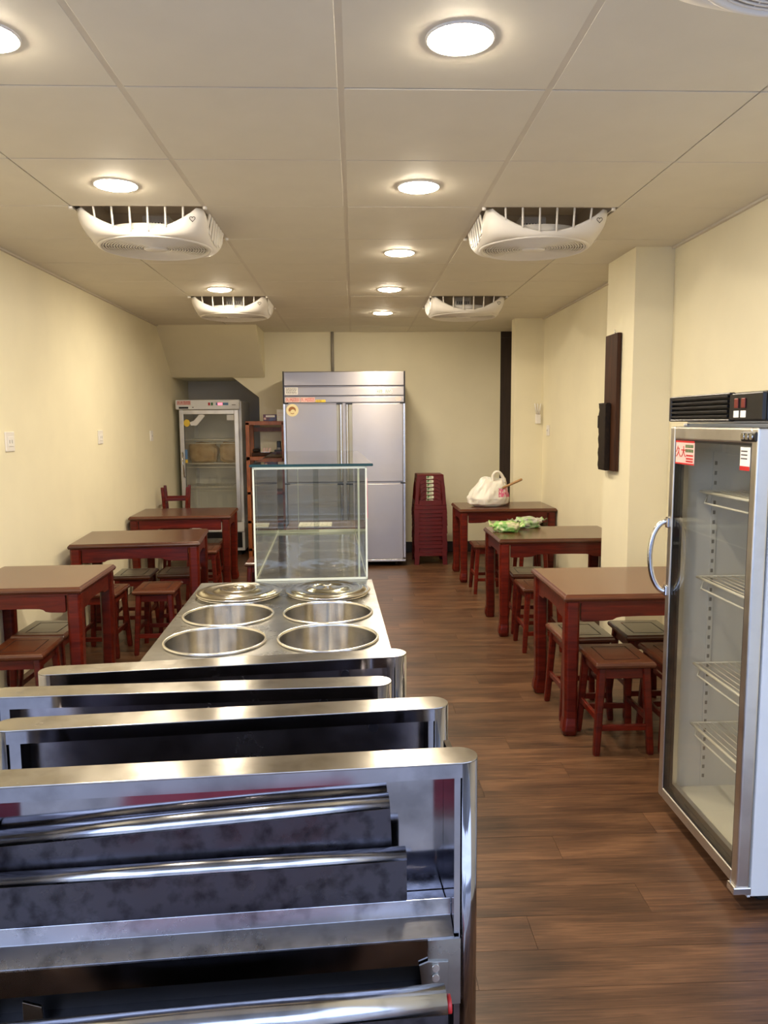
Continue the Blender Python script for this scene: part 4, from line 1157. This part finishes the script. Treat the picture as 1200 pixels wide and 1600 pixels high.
def veg_pack(label, mat, x, yv, rz, size, seed):
    root = thing('vegetable_pack', label, 'food pack', (x, yv, .75), rz, 'vegetable packs')
    lump('pouch', mat, root, size, (0, 0, size[2]*.80), seed, .22, 4, .2, 2.6, .8)
    for sx in (-1, 1):
        mb = MB(); vs = []; fs = []
        for i in range(7):
            for j in range(5):
                u = i/6; v = j/4-.5
                vs.append((sx*(size[0]*.8+u*.055), v*size[1]*(1.0+.9*u), size[2]*.8+.03*u+.014*math.sin(j*2.4+seed+u*3)+.010*noise.noise(Vector((u*4, v*6, seed)))))
        for i in range(6):
            for j in range(4):
                a = i*5+j; fs.append((a, a+1, a+6, a+5))
        mb.add(vs, fs, True).build('crimped_end', mat, root, solid=.0015)
    for k in range(3):
        a = k*2.1+seed
        MB().add([(0, 0, size[2]*1.2), (.05*math.cos(a)+.01, .05*math.sin(a), size[2]*1.35), (.11*math.cos(a+.2), .09*math.sin(a+.2), size[2]*(1.3+.35*k/2)), (.05*math.cos(a+.7), .05*math.sin(a+.7), size[2]*1.45)], [(0, 1, 2, 3)], True).build('film_fold', mat, root, solid=.001)
    return root
veg_pack('bright green packed leaf vegetable, the nearer of the two packs on the table', 'veg', 1.205, 6.04, math.radians(-8), (.105, .09, .046), 2)
veg_pack('green and silver packed vegetable, the further of the two packs on the table', 'veg2', 1.425, 6.27, math.radians(20), (.11, .085, .048), 6)

# ------------------------------------------------------------------ things on the walls
def outlet(label, x, yv, z, axis, s=.058, n=2):
    root = thing('wall_outlet', label, 'outlet', (x, yv, z), {'left': 0, 'right': PI, 'front': -PI/2}[axis], 'white wall outlets')
    box('plate', 'white', root, 0, .010, -s, s, -s*1.0, s*1.0, .004)
    box('insert', 'paper', root, .010, .014, -s*.62, s*.62, -s*.5, s*.5, .002)
    for k in range(n):
        box('slot', 'grey_plastic', root, .014, .0146, -s*.38+k*s*.55, -s*.26+k*s*.55, -s*.18, s*.18)
    return root
outlet('white wall outlet on the left wall, the one nearest the camera', XL, 4.963, 1.518, 'left', .062)
outlet('white wall outlet in the middle of the left wall', XL, 6.711, 1.513, 'left', .058)
outlet('white wall outlet at the far end of the left wall near the small cooler', XL, 8.383, 1.495, 'left', .055)
outlet('small white wall outlet on the right wall beside the far pillar', XR, 8.05, 1.525, 'right', .055)
hk = thing('wall_bracket', 'small white pronged bracket on the front of the far pillar', 'bracket', (1.985, 8.30, 1.66))
box('plate', 'white', hk, -.028, .028, -.028, 0, -.065, .035, .006)
for x0_, x1_ in ((-.014, -.042), (.010, .022), (.0, -.012)):
    MB().tube([(x0_, -.022, .03), (x1_, -.03, .15)], .007, 8).build('prong', 'white', hk)
pq = thing('wooden_plaque', 'tall dark wooden board hung on the near pillar, carved block at its lower edge', 'plaque', (1.79, 5.27, 1.28))
box('board', 'dark_wood', pq, -.034, -.004, -.125, .12, 0, .925, .004)
cb = MB()
poly = []
rr = random.Random(4)
zs = [i*.0145 for i in range(33)]
edge = [(.125+.018*(abs(math.sin(z*38))+.5*rr.random()), z) for z in zs]
poly = [(-.02, 0)] + edge + [(-.02, .464)]
cb.prism(poly, 'x', -.062, -.034); cb.build('carved_block', 'carved', pq, .002)
box('carved_step', 'carved', pq, -.074, -.034, -.035, .075, .008, .458, .004)
box('carved_knob', 'carved', pq, -.066, -.036, .13, .158, .29, .38, .006)
MB().tube([(-.004, 0, .925), (-.012, 0, .955), (-.004, 0, .955)], .004, 6).build('hook', 'chrome', pq)
